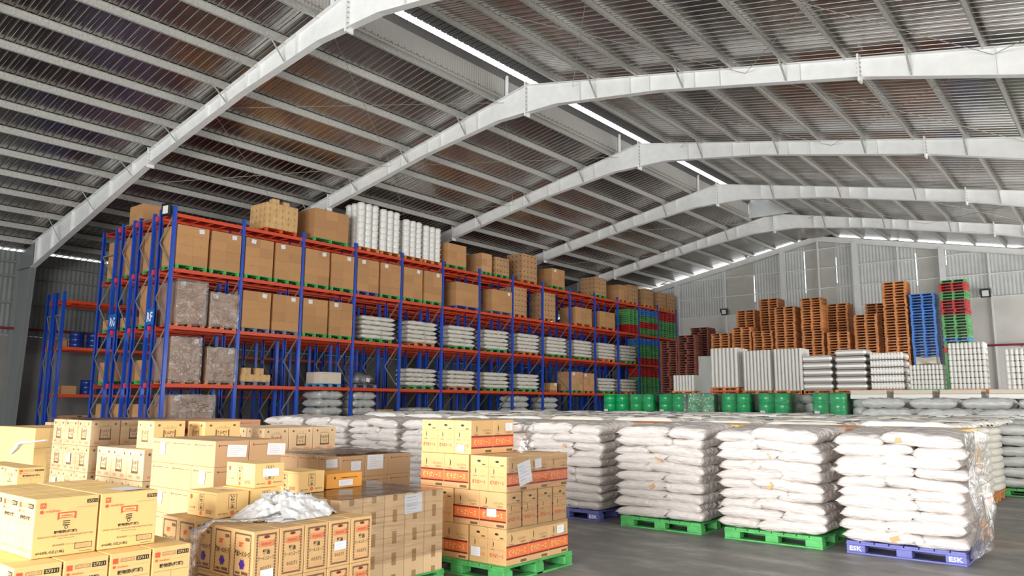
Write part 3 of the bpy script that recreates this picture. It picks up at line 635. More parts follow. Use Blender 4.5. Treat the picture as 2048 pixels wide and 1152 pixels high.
KINDS = dict(sauce=c_sauce, soup=c_soup, vinegar=c_vinegar, sesame=c_sesame, tonk=c_tonk, orange=c_orange,
             tonko=lambda: c_tonk(CARDY),
             blank=lambda: c_plain(.30, .24, .181, CARDL), ajino=lambda: c_plain(.385, .345, .234, CARDB if False else mat('tan_brown_cardboard', (.60, .37, .20), .75, var=.04), False, True),
             plainy=lambda: c_plain(.38, .33, .284, CARDY, False), shelf=lambda: c_plain(.585, .585, .355, mat('shelf_cardboard', (.54, .285, .12), .78, var=.10), True),
             shelfs=lambda: c_plain(.39, .39, .29, mat('shelf_cardboard_small', (.58, .32, .15), .78, var=.10), True), oval=lambda: c_plain(.55, .55, .29, CARDB, False, False, 2),
             mini=lambda: c_plain(.28, .28, .20, CARD, True), miniw=lambda: c_plain(.30, .24, .40, CARDW, False, True), red=lambda: c_plain(.38, .36, .28, mat('red_printed_cardboard', (.62, .30, .17), .7), False, True, 2))
def K(k):
    if k not in _cm: _cm[k] = KINDS[k]()
    return _cm[k]
NAME = dict(ajino='brown_carton', red='printed_carton', oval='dark_printed_carton', plainy='yellow_carton', blank='pale_carton', mini='small_carton', miniw='small_carton', shelfs='taped_carton', sauce='sauce_carton', soup='soup_carton', vinegar='vinegar_carton', sesame='sesame_carton', tonk='cutlet_sauce_carton', tonko='cutlet_sauce_carton', orange='flat_carton')
def carton(k, x, y, z, label, group=None, rz=0, s=(1, 1, 1)):
    me = K(k)[0]; o = put(NAME.get(k, 'carton'), me, None, (x, y, z), rz); o.scale = s
    tag(o, label, 'carton', group); return o
def paper(parent, loc, nrm, w, h, tilt=0.0, ink=True):     # a paper slip stuck on a side; nrm '-y' or '+x' or '+z', loc in parent space
    mb = MB()
    if nrm == '-y': u, v = Vector((1, 0, 0)), Vector((0, 0, 1))
    elif nrm == '+x': u, v = Vector((0, 1, 0)), Vector((0, 0, 1))
    else: u, v = Vector((1, 0, 0)), Vector((0, 1, 0))
    c, s_ = math.cos(tilt), math.sin(tilt); u, v = u * c + v * s_, v * c - u * s_
    f = Face(mb, (0, 0, 0), u, v); f.rect(-w / 2, -h / 2, w / 2, h / 2, PAPER, 4)
    if ink:
        for i in range(5): f.rect(-w * .38, h * (.32 - .15 * i), w * random.uniform(.0, .38), h * (.34 - .15 * i), PAPERINK, 5)
    return put('paper_label', mb.mesh('paper_label'), parent, loc)

def wrinkle_shell(x0, x1, y0, y1, z0, z1, m, amp=.02, fr=4.0, name='stretch_film', seed=0, top=True, n=14, sides='xyXY'):
    mb = MB()
    def grid(fn, nu, nv):
        vs = [];
        for i in range(nu + 1):
            for j in range(nv + 1):
                p = Vector(fn(i / nu, j / nv)); q = noise.noise_vector(p * fr + Vector((seed, 0, 0))) * amp; vs.append(p + q)
        mb.add(vs, [(i * (nv + 1) + j, (i + 1) * (nv + 1) + j, (i + 1) * (nv + 1) + j + 1, i * (nv + 1) + j + 1) for i in range(nu) for j in range(nv)], m, True)
    if 'y' in sides: grid(lambda a, b: (x0 + (x1 - x0) * a, y0, z0 + (z1 - z0) * b), n, n)
    if 'X' in sides: grid(lambda a, b: (x1, y0 + (y1 - y0) * a, z0 + (z1 - z0) * b), n, n)
    if 'Y' in sides: grid(lambda a, b: (x1 - (x1 - x0) * a, y1, z0 + (z1 - z0) * b), n, n)
    if 'x' in sides: grid(lambda a, b: (x0, y1 - (y1 - y0) * a, z0 + (z1 - z0) * b), n, n)
    if top: grid(lambda a, b: (x0 + (x1 - x0) * a, y0 + (y1 - y0) * b, z1), n, n)
    return put(name, mb.mesh(name))

LAYN = ['bottom', 'second', 'third', 'fourth', 'fifth', 'sixth', 'seventh']
# ---- yakisoba sauce stack
SX, SY = -4.80, 5.838
pallet(SX - .5925, SY + .51, 0, 1.22, 1.13, GREENP, 'green pallet under the tall stack of red-banded sauce cartons', name='pallet')
a, b, h = K('sauce')[1:]
P2 = math.pi / 2
def sauce_layer(z, kind, nm, xl=-5.97, full=True):
    out = []
    if kind == 'A':      # front: broad broad narrow narrow, right side broad
        for i in range(2):
            for j in range(4): out.append((xl + .17 + .34 * i, SY + .1175 + .2545 * j, 0, f'broad side column {"left" if i == 0 else "centre left"}', j, i == 0 and j or i))
        for i in range(2):
            for j in range(3): out.append((SX - .117 - .235 * (1 - i), SY + .17 + .34 * j, P2, f'narrow side column {"centre right" if i == 0 else "right corner"}', j, 0))
    else:                # front: narrow narrow broad broad, right side narrow
        for i in range(2):
            for j in range(3): out.append((xl + .12 + .235 * i, SY + .17 + .34 * j, P2, f'narrow side column {"left" if i == 0 else "centre left"}', j, 0))
        for i in range(2):
            for j in range(4): out.append((SX - .17 - .34 * (1 - i), SY + .1175 + .2545 * j, 0, f'broad side column {"centre right" if i == 0 else "right corner"}', j, 0))
    res = []
    for (x, y, rz, col, j, _) in out:
        row = ['front', 'second row', 'third row', 'back row'][j]
        res.append(carton('sauce', x, y, z, f'sauce carton, {nm} layer, {col}, {row}, red-banded stack', 'sauce cartons on green pallet', rz))
    return res
L1 = sauce_layer(.14, 'A', 'bottom'); L2 = sauce_layer(.479, 'B', 'second'); L3 = sauce_layer(.818, 'A', 'third')
L4 = []
for i in range(3):
    for j in range(2): L4.append(carton('sauce', -5.97 + .12 + .235 * i, SY + .17 + .34 * j, 1.157, f'sauce carton on top tier, {["left", "middle", "right"][i]} of three, {["front", "rear"][j]}, red-banded stack', 'sauce cartons on green pallet', P2))
def wpaper(host, wloc, nrm, w, h, tilt=0, ink=True):
    p_ = paper(host, (0, 0, 0), nrm, w, h, tilt, ink)
    Mi = (Matrix.Translation(host.location) @ Matrix.Rotation(host.rotation_euler.z, 4, 'Z') @ Matrix.Diagonal((*host.scale, 1))).inverted()
    p_.matrix_local = Mi @ Matrix.Translation(wloc); return p_
wpaper(L4[4], (-5.40, SY, 1.215), '-y', .11, .075); wpaper(L4[5], (-5.265, SY + .6, 1.42), '+x', .12, .08)
wpaper(L3[-3], (SX, SY + .28, .99), '+x', .21, .22, .2); wpaper(L3[-2], (SX, SY + .50, 1.07), '+x', .11, .09, .1)
wpaper(L2[-4], (-4.98, SY, .62), '-y', .12, .075); wpaper(L1[8], (-5.18, SY, .24), '-y', .12, .085); wpaper(L1[-1], (SX, SY + .88, .385), '+x', .12, .08)
f = wrinkle_shell(SX - 1.19, SX + .014, SY - .014, SY + 1.035, .45, 1.17, FILM, .006, 6, top=False, sides='X'); tag(f, 'clear stretch film across the right side of the sauce carton stack', 'film')
f = wrinkle_shell(-5.28, -5.10, SY + .70, SY + .84, 1.16, 1.46, FILMT, .05, 7, sides='yX', seed=3); tag(f, 'loose clear film hanging beside the top sauce cartons', 'film')

# ---- ramen soup stack
a, b, h = K('soup')[1:]
pallet(-5.34, 3.60, 0, 1.2, 1.1, GREENP, 'green pallet under the ramen soup cartons')
soup = {}
for L in range(2):
    for i in range(5):
        for j in range(5):
            x = -4.72 - .1245 - .249 * i; y = 3.068 + .103 + .208 * j
            k = carton('soup', x, y, .14 + .332 * L, f'ramen soup carton, {["lower", "upper"][L]} layer, {ORD[j]} from front, {ORD[i]} from right side', 'ramen soup cartons')
            soup[L, i, j] = k
wpaper(soup[1, 0, 0], (-4.72, 3.18, .52), '+x', .10, .055, .05, False); wpaper(soup[1, 0, 3], (-4.72, 3.80, .62), '+x', .11, .06, .02)
# crumpled film heap and hanging strand
hm = MB(); N = 64; vs = []
hcx, hcy, ha, hb = -5.22, 3.66, .30, .42
for i in range(N + 1):
    for j in range(N + 1):
        u = i / N * 2 - 1; v = j / N * 2 - 1; r = math.sqrt(u * u + v * v)
        q = Vector((u * 4, v * 4, 1.7)); k = 1 + .25 * noise.noise(q * .6)
        t = max(0.0, 1 - (r / k) ** 2.2)
        rid = (.5 - abs(noise.noise(q * .8))) * 1.1 + (.5 - abs(noise.noise(q * 2.6))) * .35 + abs(noise.noise(q * 6)) * .22
        z = .806 + t * (.09 + .14 * rid * t ** .3)
        vs.append((hcx + u * ha + .02 * noise.noise(q * 3), hcy + v * hb + .02 * noise.noise(q * 3 + Vector((9, 0, 0))), z))
hf = []
for i in range(N):
    for j in range(N):
        u = (i + .5) / N * 2 - 1; v = (j + .5) / N * 2 - 1
        if u * u + v * v < 1.05: hf.append((i * (N + 1) + j, (i + 1) * (N + 1) + j, (i + 1) * (N + 1) + j + 1, i * (N + 1) + j + 1))
hm.add(vs, hf, FILMC, True)
heap = hm.build('crumpled_film'); tag(heap, 'crumpled heap of clear plastic film lying on the ramen soup cartons', 'film')
def strand(pts, rads, name, label, m=FILMC, n=14, twist=3.0):
    mb = MB(); vs = []; K_ = 10; path = []
    for i in range(len(pts) - 1):
        for t in range(K_): path.append((Vector(pts[i]).lerp(Vector(pts[i + 1]), t / K_), rads[i] + (rads[i + 1] - rads[i]) * t / K_))
    path.append((Vector(pts[-1]), rads[-1]))
    for i, (p_, r) in enumerate(path):
        d = (path[min(i + 1, len(path) - 1)][0] - path[max(i - 1, 0)][0]).normalized(); a_ = d.cross(Vector((.3, .2, 1))).normalized(); b_ = a_.cross(d)
        for k in range(n):
            th = 6.2832 * k / n; rr = r * (.75 + .7 * abs(noise.noise(Vector((math.cos(th) * 1.6, math.sin(th) * 1.6, i * .22)))))
            vs.append(p_ + a_ * math.cos(th) * rr + b_ * math.sin(th) * rr * .6)
    mb.add(vs, [(i * n + k, i * n + (k + 1) % n, (i + 1) * n + (k + 1) % n, (i + 1) * n + k) for i in range(len(path) - 1) for k in range(n)], m, True)
    return tag(mb.build(name), label, 'film')
strand([(-5.02, 3.47, .85), (-5.0, 3.32, .835), (-5.08, 3.18, .83), (-5.20, 3.05, .835), (-5.24, 2.96, .76), (-5.26, 2.93, .55), (-5.28, 2.92, .2)], [.035, .02, .022, .022, .05, .085, .10], 'film_strand', 'twisted strand of film hanging over the left edge of the ramen cartons', FILMT)
ps = MB(); ps.add([(-5.02, 3.40, .808), (-4.90, 3.42, .807), (-4.93, 3.66, .806), (-5.08, 3.60, .83)], [(0, 1, 2, 3)], PAPER); ps.add([(-5.02, 3.40, .806), (-4.90, 3.42, .805), (-4.93, 3.66, .804), (-5.08, 3.60, .828)], [(3, 2, 1, 0)], PAPER)
tag(ps.build('paper_sheet'), 'white paper sheet lying under the front edge of the film heap', 'paper')
# sesame cartons
def sesame(x, y, z, label, papers=()):
    return carton('sesame', x, y, z, label, 'roasted sesame cartons')
sB = sesame(-5.636, 3.335, .806, 'yellow sesame carton at the near left corner of the ramen soup stack')
sC = sesame(-5.655, 3.635, .806, 'yellow sesame carton with white slip, beneath the upper sesame carton')
sA = sesame(-5.70, 3.69, .995, 'yellow sesame carton stacked on top of another sesame carton')
wpaper(sA, (-5.4975, 3.70, 1.11), '+x', .15, .062, 0, False); wpaper(sC, (-5.4525, 3.66, .925), '+x', .145, .062, 0, False)
wpaper(sB, (-5.60, 3.36, .994), '+z', .12, .06, .5)
# ---- blank taped cartons
pallet(-5.80, 4.80, 0, 1.2, 1.24, GREENP, 'green pallet under the unprinted taped cartons')
bl = {}
for L in range(4):
    for i in range(4):
        for j in range(5):
            bl[L, i, j] = carton('blank', -5.352 - .301 * i, 4.17 + .125 + .2435 * j, .14 + .182 * L, f'unprinted pale carton, {LAYN[L]} layer, {ORD[j]} from near end, {ORD[i]} from right', 'unprinted taped cartons', 0)
wpaper(bl[3, 0, 2], (-5.202, 5.00, .77), '+x', .22, .17, .03)
f = wrinkle_shell(-6.42, -5.19, 4.16, 5.40, .30, .872, FILM, .008, 9, sides='X'); tag(f, 'clear stretch film over the unprinted taped cartons', 'film')
sD = sesame(-6.005, 4.33, .874, 'yellow sesame carton standing on the unprinted cartons behind the film heap'); 
oc = carton('orange', -6.05, 4.79, .874, 'flat bright orange carton lying on the unprinted cartons'); wpaper(oc, (-5.914, 4.80, .92), '+x', .17, .055, 0)
# ---- brown stack behind with papers
pallet(-7.42, 6.0, 0, 1.2, 1.05, GREENP, 'pallet under the brown cartons with paper sheets behind the orange carton')
for L in range(4):
    for i in range(3):
        for j in range(3):
            o = carton('ajino', -7.05 - .39 * i, 5.66 + .35 * j, .14 + .235 * L, f'brown carton behind orange carton, {LAYN[L]} layer, {ORD[i]} from right, {ORD[j]} row back', 'brown cartons behind the orange carton')
            if L == 3 and i == 0 and j == 1: wpaper(o, (-6.857, 5.98, 1.0), '+x', .24, .16, .0)
            if L == 3 and i == 0 and j == 0: wpaper(o, (-6.857, 5.70, .97), '+x', .14, .10, .0); wpaper(o, (-7.0, 5.487, 1.0), '-y', .20, .09, .1)
f = wrinkle_shell(-8.1, -6.9, 5.46, 6.55, 1.06, 1.10, FILMT, .03, 6, sides='y'); tag(f, 'film draped over brown cartons in front of the white sacks', 'film')
# ---- brown stack with small labels (left centre)
pallet(-7.05, 4.20, 0, 1.2, 1.05, GREENP, 'pallet under the tall brown label-marked cartons at left centre')
for L in range(5):
    for i in range(3):
        for j in range(2):
            o = carton('ajino', -6.745 - .389 * i + (0.05 if False else 0), 3.815 + .175 + .352 * j, .14 + .235 * L, f'brown carton, {LAYN[L]} layer, {ORD[i]} from right, {["front", "rear"][j]}, left centre stack', 'brown cartons at left centre')
            if j == 0 and (L, i) in ((4, 2), (3, 0), (2, 2)): wpaper(o, ((-6.62 if i == 0 else -7.50) - .12 * (L == 3), 3.817, .14 + .235 * L + .14), '-y', .10, .12, 0)
            if L == 4 and i == 0: wpaper(o, (-6.55, 3.815 + .22 + .42 * j, 1.22), '+x', .20, .11, -.05)
# ---- cutlet sauce stacks
pallet(-9.0, 4.65, 0, 1.2, 1.15, GREENP, 'pallet under the lower stack of cutlet sauce cartons')
for L in range(3):
    for i in range(3):
        for j in range(3): carton('tonk', -8.40 - .20 - .385 * i, 4.07 + .185 + .37 * j, .14 + .337 * L, f'cutlet sauce carton, {LAYN[L]} layer, {ORD[i]} from right, {ORD[j]} row, shorter stack', 'cutlet sauce cartons in the shorter stack', 0, (1, 1, 1.11))
carton('tonko', -8.62, 4.35, 1.153, 'single yellow cutlet sauce carton standing on the shorter sauce stack', None)
carton('tonko', -8.60, 4.98, 1.153, 'orange-yellow cutlet sauce carton on shorter stack behind the single carton', None, 0, (1, 1.25, .95))
pallet(-10.85, 4.83, 0, 1.2, 1.15, GREENP, 'pallet under the taller stack of cutlet sauce cartons')
for L in range(4):
    for i in range(3):
        for j in range(3):
            o = carton('tonk', -10.25 - .20 - .388 * i, 4.27 + .185 + .37 * j, .14 + .323 * L, f'cutlet sauce carton, {LAYN[L]} layer, {ORD[i]} from right, {ORD[j]} row, taller stack', 'cutlet sauce cartons in the taller stack', 0, (1, 1, 1.065))
            if j == 0 and (L, i) in ((2, 1), (1, 2), (1, 0)): wpaper(o, (-10.45 - .388 * i, 4.27, .14 + .323 * L + .16), '-y', .11, .11, .1, False)
f = wrinkle_shell(-11.45, -10.22, 4.24, 5.42, .5, 1.44, FILM, .02, 5, sides='yX'); tag(f, 'clear film wrapped around the taller cutlet sauce stack', 'film')
f = strand([(-11.45, 4.22, 1.15), (-11.7, 4.15, 1.12), (-12.0, 4.1, 1.1), (-12.3, 4.1, .95)], [.015, .022, .04, .035], 'film_strand', 'loose twist of white film between the yellow and sauce stacks', FILMC)
# behind: row of red printed cartons
pallet(-10.85, 6.15, 0, 1.2, 1.15, GREENP, 'pallet under the red-marked cartons behind the cutlet sauce stacks')
for L in range(4):
    for i in range(3):
        for j in range(3): carton('red', -10.25 - .20 - .388 * i, 5.58 + .185 + .37 * j, .14 + .318 * L, f'red-marked carton, {LAYN[L]} layer, {ORD[i]} from right, {ORD[j]} row back', 'red-marked cartons behind the sauce stacks', 0, (1, 1, 1.12))
pallet(-9.0, 6.15, 0, 1.2, 1.15, GREENP, 'pallet under small plain cartons left of the white sacks')
for L in range(4):
    for i in range(3):
        for j in range(3): carton('tonk', -8.65 - .385 * i, 5.75 + .37 * j, .14 + .302 * L, f'cutlet sauce carton, {LAYN[L]} layer, {ORD[i]} from right, {ORD[j]} row, stack beyond single carton', 'cutlet sauce cartons in the rear stack', 0, (1, 1, 1))
# ---- yellow plain stack far left
pallet(-13.05, 4.95, 0, 1.25, 1.1, GREENP, 'pallet under the plain yellow cartons at far left')
for L in range(4):
    for i in range(4):
        for j in range(3): carton('plainy', -12.39 - .19 - .383 * i, 4.40 + .17 + .335 * j, .14 + .285 * L, f'plain yellow carton, {LAYN[L]} layer, {ORD[i]} from right, {ORD[j]} row, far left stack', 'plain yellow cartons at far left')
pallet(-14.9, 6.3, 0, 1.25, 1.1, GREENP, 'pallet under tan cartons behind the far left yellow stack')
for L in range(4):
    for i in range(3):
        for j in range(3): carton('ajino', -14.3 - .39 * i, 5.75 + .36 * j, .14 + .29 * L, f'tan carton behind yellow stack, {LAYN[L]} layer, {ORD[i]} from right, {ORD[j]} row', 'tan cartons behind the yellow stack', 0, (1, 1, 1.22))
# small pale stack in front of it
pallet(-8.9, 2.75, 0, 1.2, 1.0, GREENP, 'pallet under pale printed cartons at the left edge')
for L in range(4):
    for i in range(3):
        o = carton('vinegar', -8.47 - .36 * i, 2.95, .14 + .225 * L, f'low pale carton, {LAYN[L]} layer, {ORD[i]} from right, left edge stack behind vinegar', 'pale cartons at the left edge', P2, (1, 1, .69))
# ---- vinegar stack
pallet(-5.30, 2.16, 0, 1.2, 1.06, GREENP, 'green pallet under the large yellow vinegar cartons')
for L in range(2):
    for i in range(3):
        for j in range(4): carton('vinegar', -4.71 - .1725 - .352 * i, 1.63 + .122 + .249 * j, .14 + .327 * L, f'vinegar carton, {["bottom", "middle"][L]} layer, {ORD[j]} from front, {ORD[i]} from right', 'yellow vinegar cartons', P2)
vt = {}
for i in range(4):
    for j in range(2): vt[i, j] = carton('vinegar', -4.88 - .122 - .2465 * i, 1.77 + .1725 + .356 * j, .794, f'vinegar carton, top layer, {["front", "second"][j]}, {ORD[i]} from right side', 'yellow vinegar cartons', 0)
wpaper(vt[0, 1], (-5.03, 2.33, 1.12), '+z', .20, .15, .1, False)

# ------------------------------------------------------------------ sacks
def sack_mesh(L, W, H, m, seed=0, nu=22, nv=14, rough=1.0, puff=0.0, ears=True, extra=None):
    mb = MB(); vs = []; idx = {}
    for side in (1, -1):
        for i in range(nu + 1):
            for j in range(nv + 1):
                u = i / nu * 2 - 1; v = j / nv * 2 - 1
                e = (i in (0, nu) or j in (0, nv))
                if side == -1 and e: idx[side, i, j] = idx[1, i, j]; continue
                pu = math.copysign(abs(u) ** .8, u); pv = math.copysign(abs(v) ** .8, v)
                t = (max(0, 1 - abs(pu) ** 6) ** .42) * (max(0, 1 - abs(pv) ** 6) ** .42)
                ear = 1 + (.03 if ears else 0) * (abs(pu * pv) ** 3)
                x = pu * L / 2 * ear * (1 - .035 * (1 - pv * pv) * abs(pu) ** 6); y = pv * W / 2 * ear * (1 - .05 * (1 - pu * pu) * abs(pv) ** 6)
                q = Vector((x * 5 + seed * 7.3, y * 5, side * 2 + seed))
                d = noise.noise(q) * .26 + noise.noise(q * 2.3) * .12
                rad = noise.noise(Vector((y * 22, seed * 3.1, side))) * abs(pu) ** 3 * .12 + noise.noise(Vector((x * 18, seed * 2.1, side + 5))) * abs(pv) ** 3 * .07
                z = side * H / 2 * t * (1 + (d + rad) * rough) + (puff * (1 - u * u) * (1 - v * v) if side > 0 else 0)
                z += noise.noise(Vector((x * 3, y * 3, seed + 20))) * H * .16 * (1 - t) - side * H * .03
                idx[side, i, j] = len(vs); vs.append((x, y, z + H / 2))
    fs = []
    for side in (1, -1):
        for i in range(nu):
            for j in range(nv):
                f = (idx[side, i, j], idx[side, i + 1, j], idx[side, i + 1, j + 1], idx[side, i, j + 1])
                fs.append(f if side == 1 else f[::-1])
    mb.add(vs, fs, m, True)
    if extra: extra(mb)
    return mb.mesh('sack')
BIG = [sack_mesh(.83, .52, .150, SACK, s) for s in range(5)]
BIGT = [sack_mesh(.82, .53, .17, SACK, 30 + s, puff=.01) for s in range(3)]
SQ = [sack_mesh(.52, 1.06, .150, SACK, 10 + s) for s in range(4)]
SQT = [sack_mesh(.53, 1.07, .165, SACK, 40 + s, puff=.01) for s in range(2)]
def tornmesh(s):
    mb = MB(); vs = []
    for i in range(5):
        for j in range(4): vs.append((i * .022 - .045 + .012 * noise.noise(Vector((i, j, s))), -.004 - .012 * abs(noise.noise(Vector((i * .9, j * .8, s + 4)))), j * .020 - .03 + .014 * noise.noise(Vector((i, j, s + 9)))))
    mb.add(vs, [(i * 4 + j, i * 4 + 4 + j, i * 4 + 5 + j, i * 4 + 1 + j) for i in range(4) for j in range(3)], TORN, True); return mb.mesh('torn_paper')
TM = [tornmesh(s) for s in range(3)]
STN = ['rightmost front sack stack on ESK pallet', 'second front sack stack from right', 'third front sack stack from right', 'fourth front sack stack from right, blue pallet', 'sack stack behind the red-banded cartons',
       'sack stack left of the red-banded cartons', 'second sack stack left of red-banded cartons', 'third sack stack left of red-banded cartons', 'farthest left sack stack']
STG = ['rightmost', 'second', 'third', 'fourth', 'fifth', 'sixth', 'seventh', 'eighth', 'leftmost']
def sack_stack(k, x0, y0, pcol, txt=None):
    x1 = x0 + 1.20; rnd = random.Random(100 + k)
    pallet((x0 + x1) / 2, y0 + .55, 0, 1.2, 1.08, pcol, f'{"violet-blue" if pcol is BLUEP else "green"} pallet under the {STN[k]}', None, txt)
    n = 10; p = .119
    for L in range(n):
        z = .142 + p * L; top = L == n - 1
        fl = (L + k) % 2 if rnd.random() < .8 else (L + k + 1) % 2
        grow = .03 * math.sin(math.pi * (L + 1) / n)
        for q in range(3):
            if q < 2:
                me = rnd.choice(BIGT if top else BIG); cx = (x0 + .375) if fl == 0 else (x1 - .375); cy = y0 + .255 + .52 * q
                side = 'left' if fl == 0 else 'right'; row = ['front', 'rear'][q]; sx = 1
            else:
                me = rnd.choice(SQT if top else SQ); cx = (x1 - .215) if fl == 0 else (x0 + .215); cy = y0 + .515
                side = 'right' if fl == 0 else 'left'; row = 'end-on'
            ox, oy = rnd.uniform(-.03, .03), rnd.uniform(-.03, .012)
            o = put('sack', me, None, (cx + ox, cy + oy, z)); o.rotation_euler = (rnd.uniform(0, .05) + (.03 if L > 6 else 0), (-.05 if side == 'left' else .05) * (L / n) * (1 if q < 2 else .8) + rnd.uniform(-.05, .05), rnd.uniform(-.06, .06))
            o.scale = (1.0 + grow, 1.0 + grow * .6, rnd.uniform(.96, 1.10))
            tag(o, f'white sack, layer {["one","two","three","four","five","six","seven","eight","nine","ten"][L]} from bottom, {side} {row}, {STN[k]}', 'sack', 'white woven sacks on floor pallets')
            if k < 5 and q == 0 and rnd.random() < .22:
                t = put('torn_paper', rnd.choice(TM), o); t.matrix_local = o.matrix_basis.inverted() @ Matrix.Translation((cx + rnd.choice((-.2, .15, .25)), y0 - .02, z + .07)) @ Matrix.Rotation(rnd.uniform(-.8, .8), 4, 'Y') @ Matrix.Diagonal((rnd.uniform(.6, 1.3), 1, rnd.uniform(.5, 1.1), 1))
SPOS = [(-2.77, 9.48, BLUEP, 'ESK'), (-4.23, 9.46, GREENP, None), (-5.76, 9.49, GREENP, None), (-7.37, 9.58, BLUEP, 'ESK'), (-8.80, 9.55, GREENP, None), (-10.22, 9.55, GREENP, None), (-11.64, 9.55, GREENP, None), (-13.05, 9.55, GREENP, None), (-14.46, 9.55, GREENP, None)]
for k, (x, y, m, t) in enumerate(SPOS): sack_stack(k, x, y, m, t)
f = wrinkle_shell(-2.66, -1.47, 9.46, 10.7, .10, 1.38, FILMT, .085, 2.6, seed=5, n=26, top=False, sides='X'); tag(f, 'baggy clear film hanging off the right side of the rightmost sack stack', 'film')
# low poly filler for sacks, cartons and pallets hidden under and behind the top ones
def pillow_low(mb, x0, x1, y0, y1, z0, z1, m):
    cx, cy, cz = (x0 + x1) / 2, (y0 + y1) / 2, (z0 + z1) / 2; a, b, c = (x1 - x0) / 2, (y1 - y0) / 2, (z1 - z0) / 2
    vs = []; lv = [(-1, .82), (-.5, .98), (.5, .98), (1, .82)]
    n = 12
    for t, r in lv:
        for i in range(n):
            th = 6.2832 * (i + .5) / n; ct, st = math.cos(th), math.sin(th); k = 1 / (abs(ct) ** 5 + abs(st) ** 5) ** .2
            vs.append((cx + a * r * ct * k, cy + b * r * st * k, cz + c * t))
    mb.add(vs, [(i + n * l, (i + 1) % n + n * l, (i + 1) % n + n * (l + 1), i + n * (l + 1)) for l in range(3) for i in range(n)], m, True)
    mb.add(vs, [tuple(range(n))[::-1], tuple(range(3 * n, 4 * n))], m, True)
fillS = MB(); fillP = MB(); fillG = MB(); fillC = MB()
def fill_pallet(x0, x1, y0, y1, z=0, m=WOODP):
    fillP.box(x0, x1, y0, y1, z + .12, z + .14, m)
    for xx in (x0, (x0 + x1) / 2 - .05, x1 - .1):
        for yy in (y0, (y0 + y1) / 2 - .05, y1 - .1): fillP.box(xx, xx + .1, yy, yy + .1, z, z + .12, m)
def fill_sacks(mb, x0, x1, y0, y1, z0, z1, m, p=.13):
    n = max(1, round((z1 - z0) / p)); q = (z1 - z0) / n
    for L in range(n):
        s = .62 if L % 2 else .38; xm = x0 + (x1 - x0) * s
        pillow_low(mb, x0, xm, y0, y1, z0 + q * L, z0 + q * (L + 1), m); pillow_low(mb, xm, x1, y0, y1, z0 + q * L, z0 + q * (L + 1), m)
def strap(L, W, H):
    def fn(mb):
        mb.box(L * .5 - .10, L * .5 - .085, -W * .46, W * .46, H * .95, H * 1.02, INK)
        mb.beam((L * .5 - .09, -W * .3, H * .9), (L * .5 + .03, -W * .4, H * .3), .012, .02, INK)
    return fn
FLATT = [sack_mesh(1.22, .40, .17, WPLAS if s == 2 else SACKC, 50 + s, 20, 10, .8, extra=strap(1.2, .4, .16)) for s in range(3)]
rnd = random.Random(5)
nm = 0
ROWY = [12.3, 13.6, 14.9, 16.3, 17.7, 19.1, 20.5]
# carton row directly behind the front sacks
for i, x in enumerate([-2.9, -4.3, -5.8, -7.2, -8.6, -10.0]):
    fill_pallet(x, x + 1.2, 10.95, 12.0); fillC.cbox(x + .02, x + 1.18, 10.97, 11.98, .14, 1.128, CARD, .01)
    for a_ in range(3):
        for b_ in range(3):
            carton('red' if i % 2 else 'tonko', x + .2 + .39 * a_, 11.15 + .335 * b_, 1.13, f'carton on top, {ORD[a_]} from left, {ORD[b_]} from front, {ORD[i]} carton pallet behind front sacks', 'cartons on top of pallets behind front sacks', 0, (1, .9, .86 if i % 2 else .8))
for r, y in enumerate(ROWY):
    xs = [-3.3 - 1.42 * i for i in range(9 + r)]
    for i, x in enumerate(xs):
        if x < -19 + 0.2 * r: continue
        zt = 1.25 + .04 * rnd.random()
        fill_pallet(x, x + 1.2, y, y + 1.1); fill_sacks(fillS, x, x + 1.22, y, y + 1.12, .14, zt, SACKC)
        for q in range(3):
            if nm >= 300: continue
            o = put('flat_sack', rnd.choice(FLATT), None, (x + .61 + rnd.uniform(-.03, .03), y + .19 + .37 * q, zt - .005)); o.rotation_euler = (0, rnd.uniform(-.02, .02), rnd.choice((0, math.pi)) + rnd.uniform(-.04, .04)); o.scale = (1, 1, rnd.uniform(.8, 1.05))
            tag(o, f'flat white sack on pile top, {ORD[q]} from front, {ORD[i]} pile from right, {ORD[r]} row back', 'sack', 'flat white sacks topping the rows of pallets'); nm += 1
# silvery film wrapped sacks at the right and middle distance
GS = [sack_mesh(1.27, .58, .35, SACKG, 70 + s, 20, 10, 1.3, ears=False) for s in range(3)]
def silver_stack(x, y, zt, nl, label, z0=.14, m=None, pal=True, nrow=2):
    if pal: pallet(x + .6, y + .55, 0, 1.2, 1.1, GREENP, 'green pallet under the ' + label)
    p = (zt - z0) / nl
    for L in range(nl):
        for q in range(nrow):
            o = put('wrapped_sack', GS[(L + q) % 3], None, (x + .61, y + .28 + .54 * q, z0 + p * L)); o.scale = (rnd.uniform(.97, 1.02), 1, p / .34 * 1.02); o.rotation_euler = (0, 0, rnd.choice((0, math.pi)) + rnd.uniform(-.02, .02))
            tag(o, f'silvery wrapped sack, {LAYN[L]} layer, {["front", "rear"][q]}, {label}', 'sack', 'silvery film wrapped sacks')
silver_stack(-3.45, 15.9, 1.18, 6, 'silvery stack right behind baggy film')
silver_stack(-2.25, 17.25, 1.30, 6, 'silvery stack at right edge on green pallet')
silver_stack(-0.95, 17.3, 1.30, 6, 'silvery stack cut by right frame edge')
n_ = 0
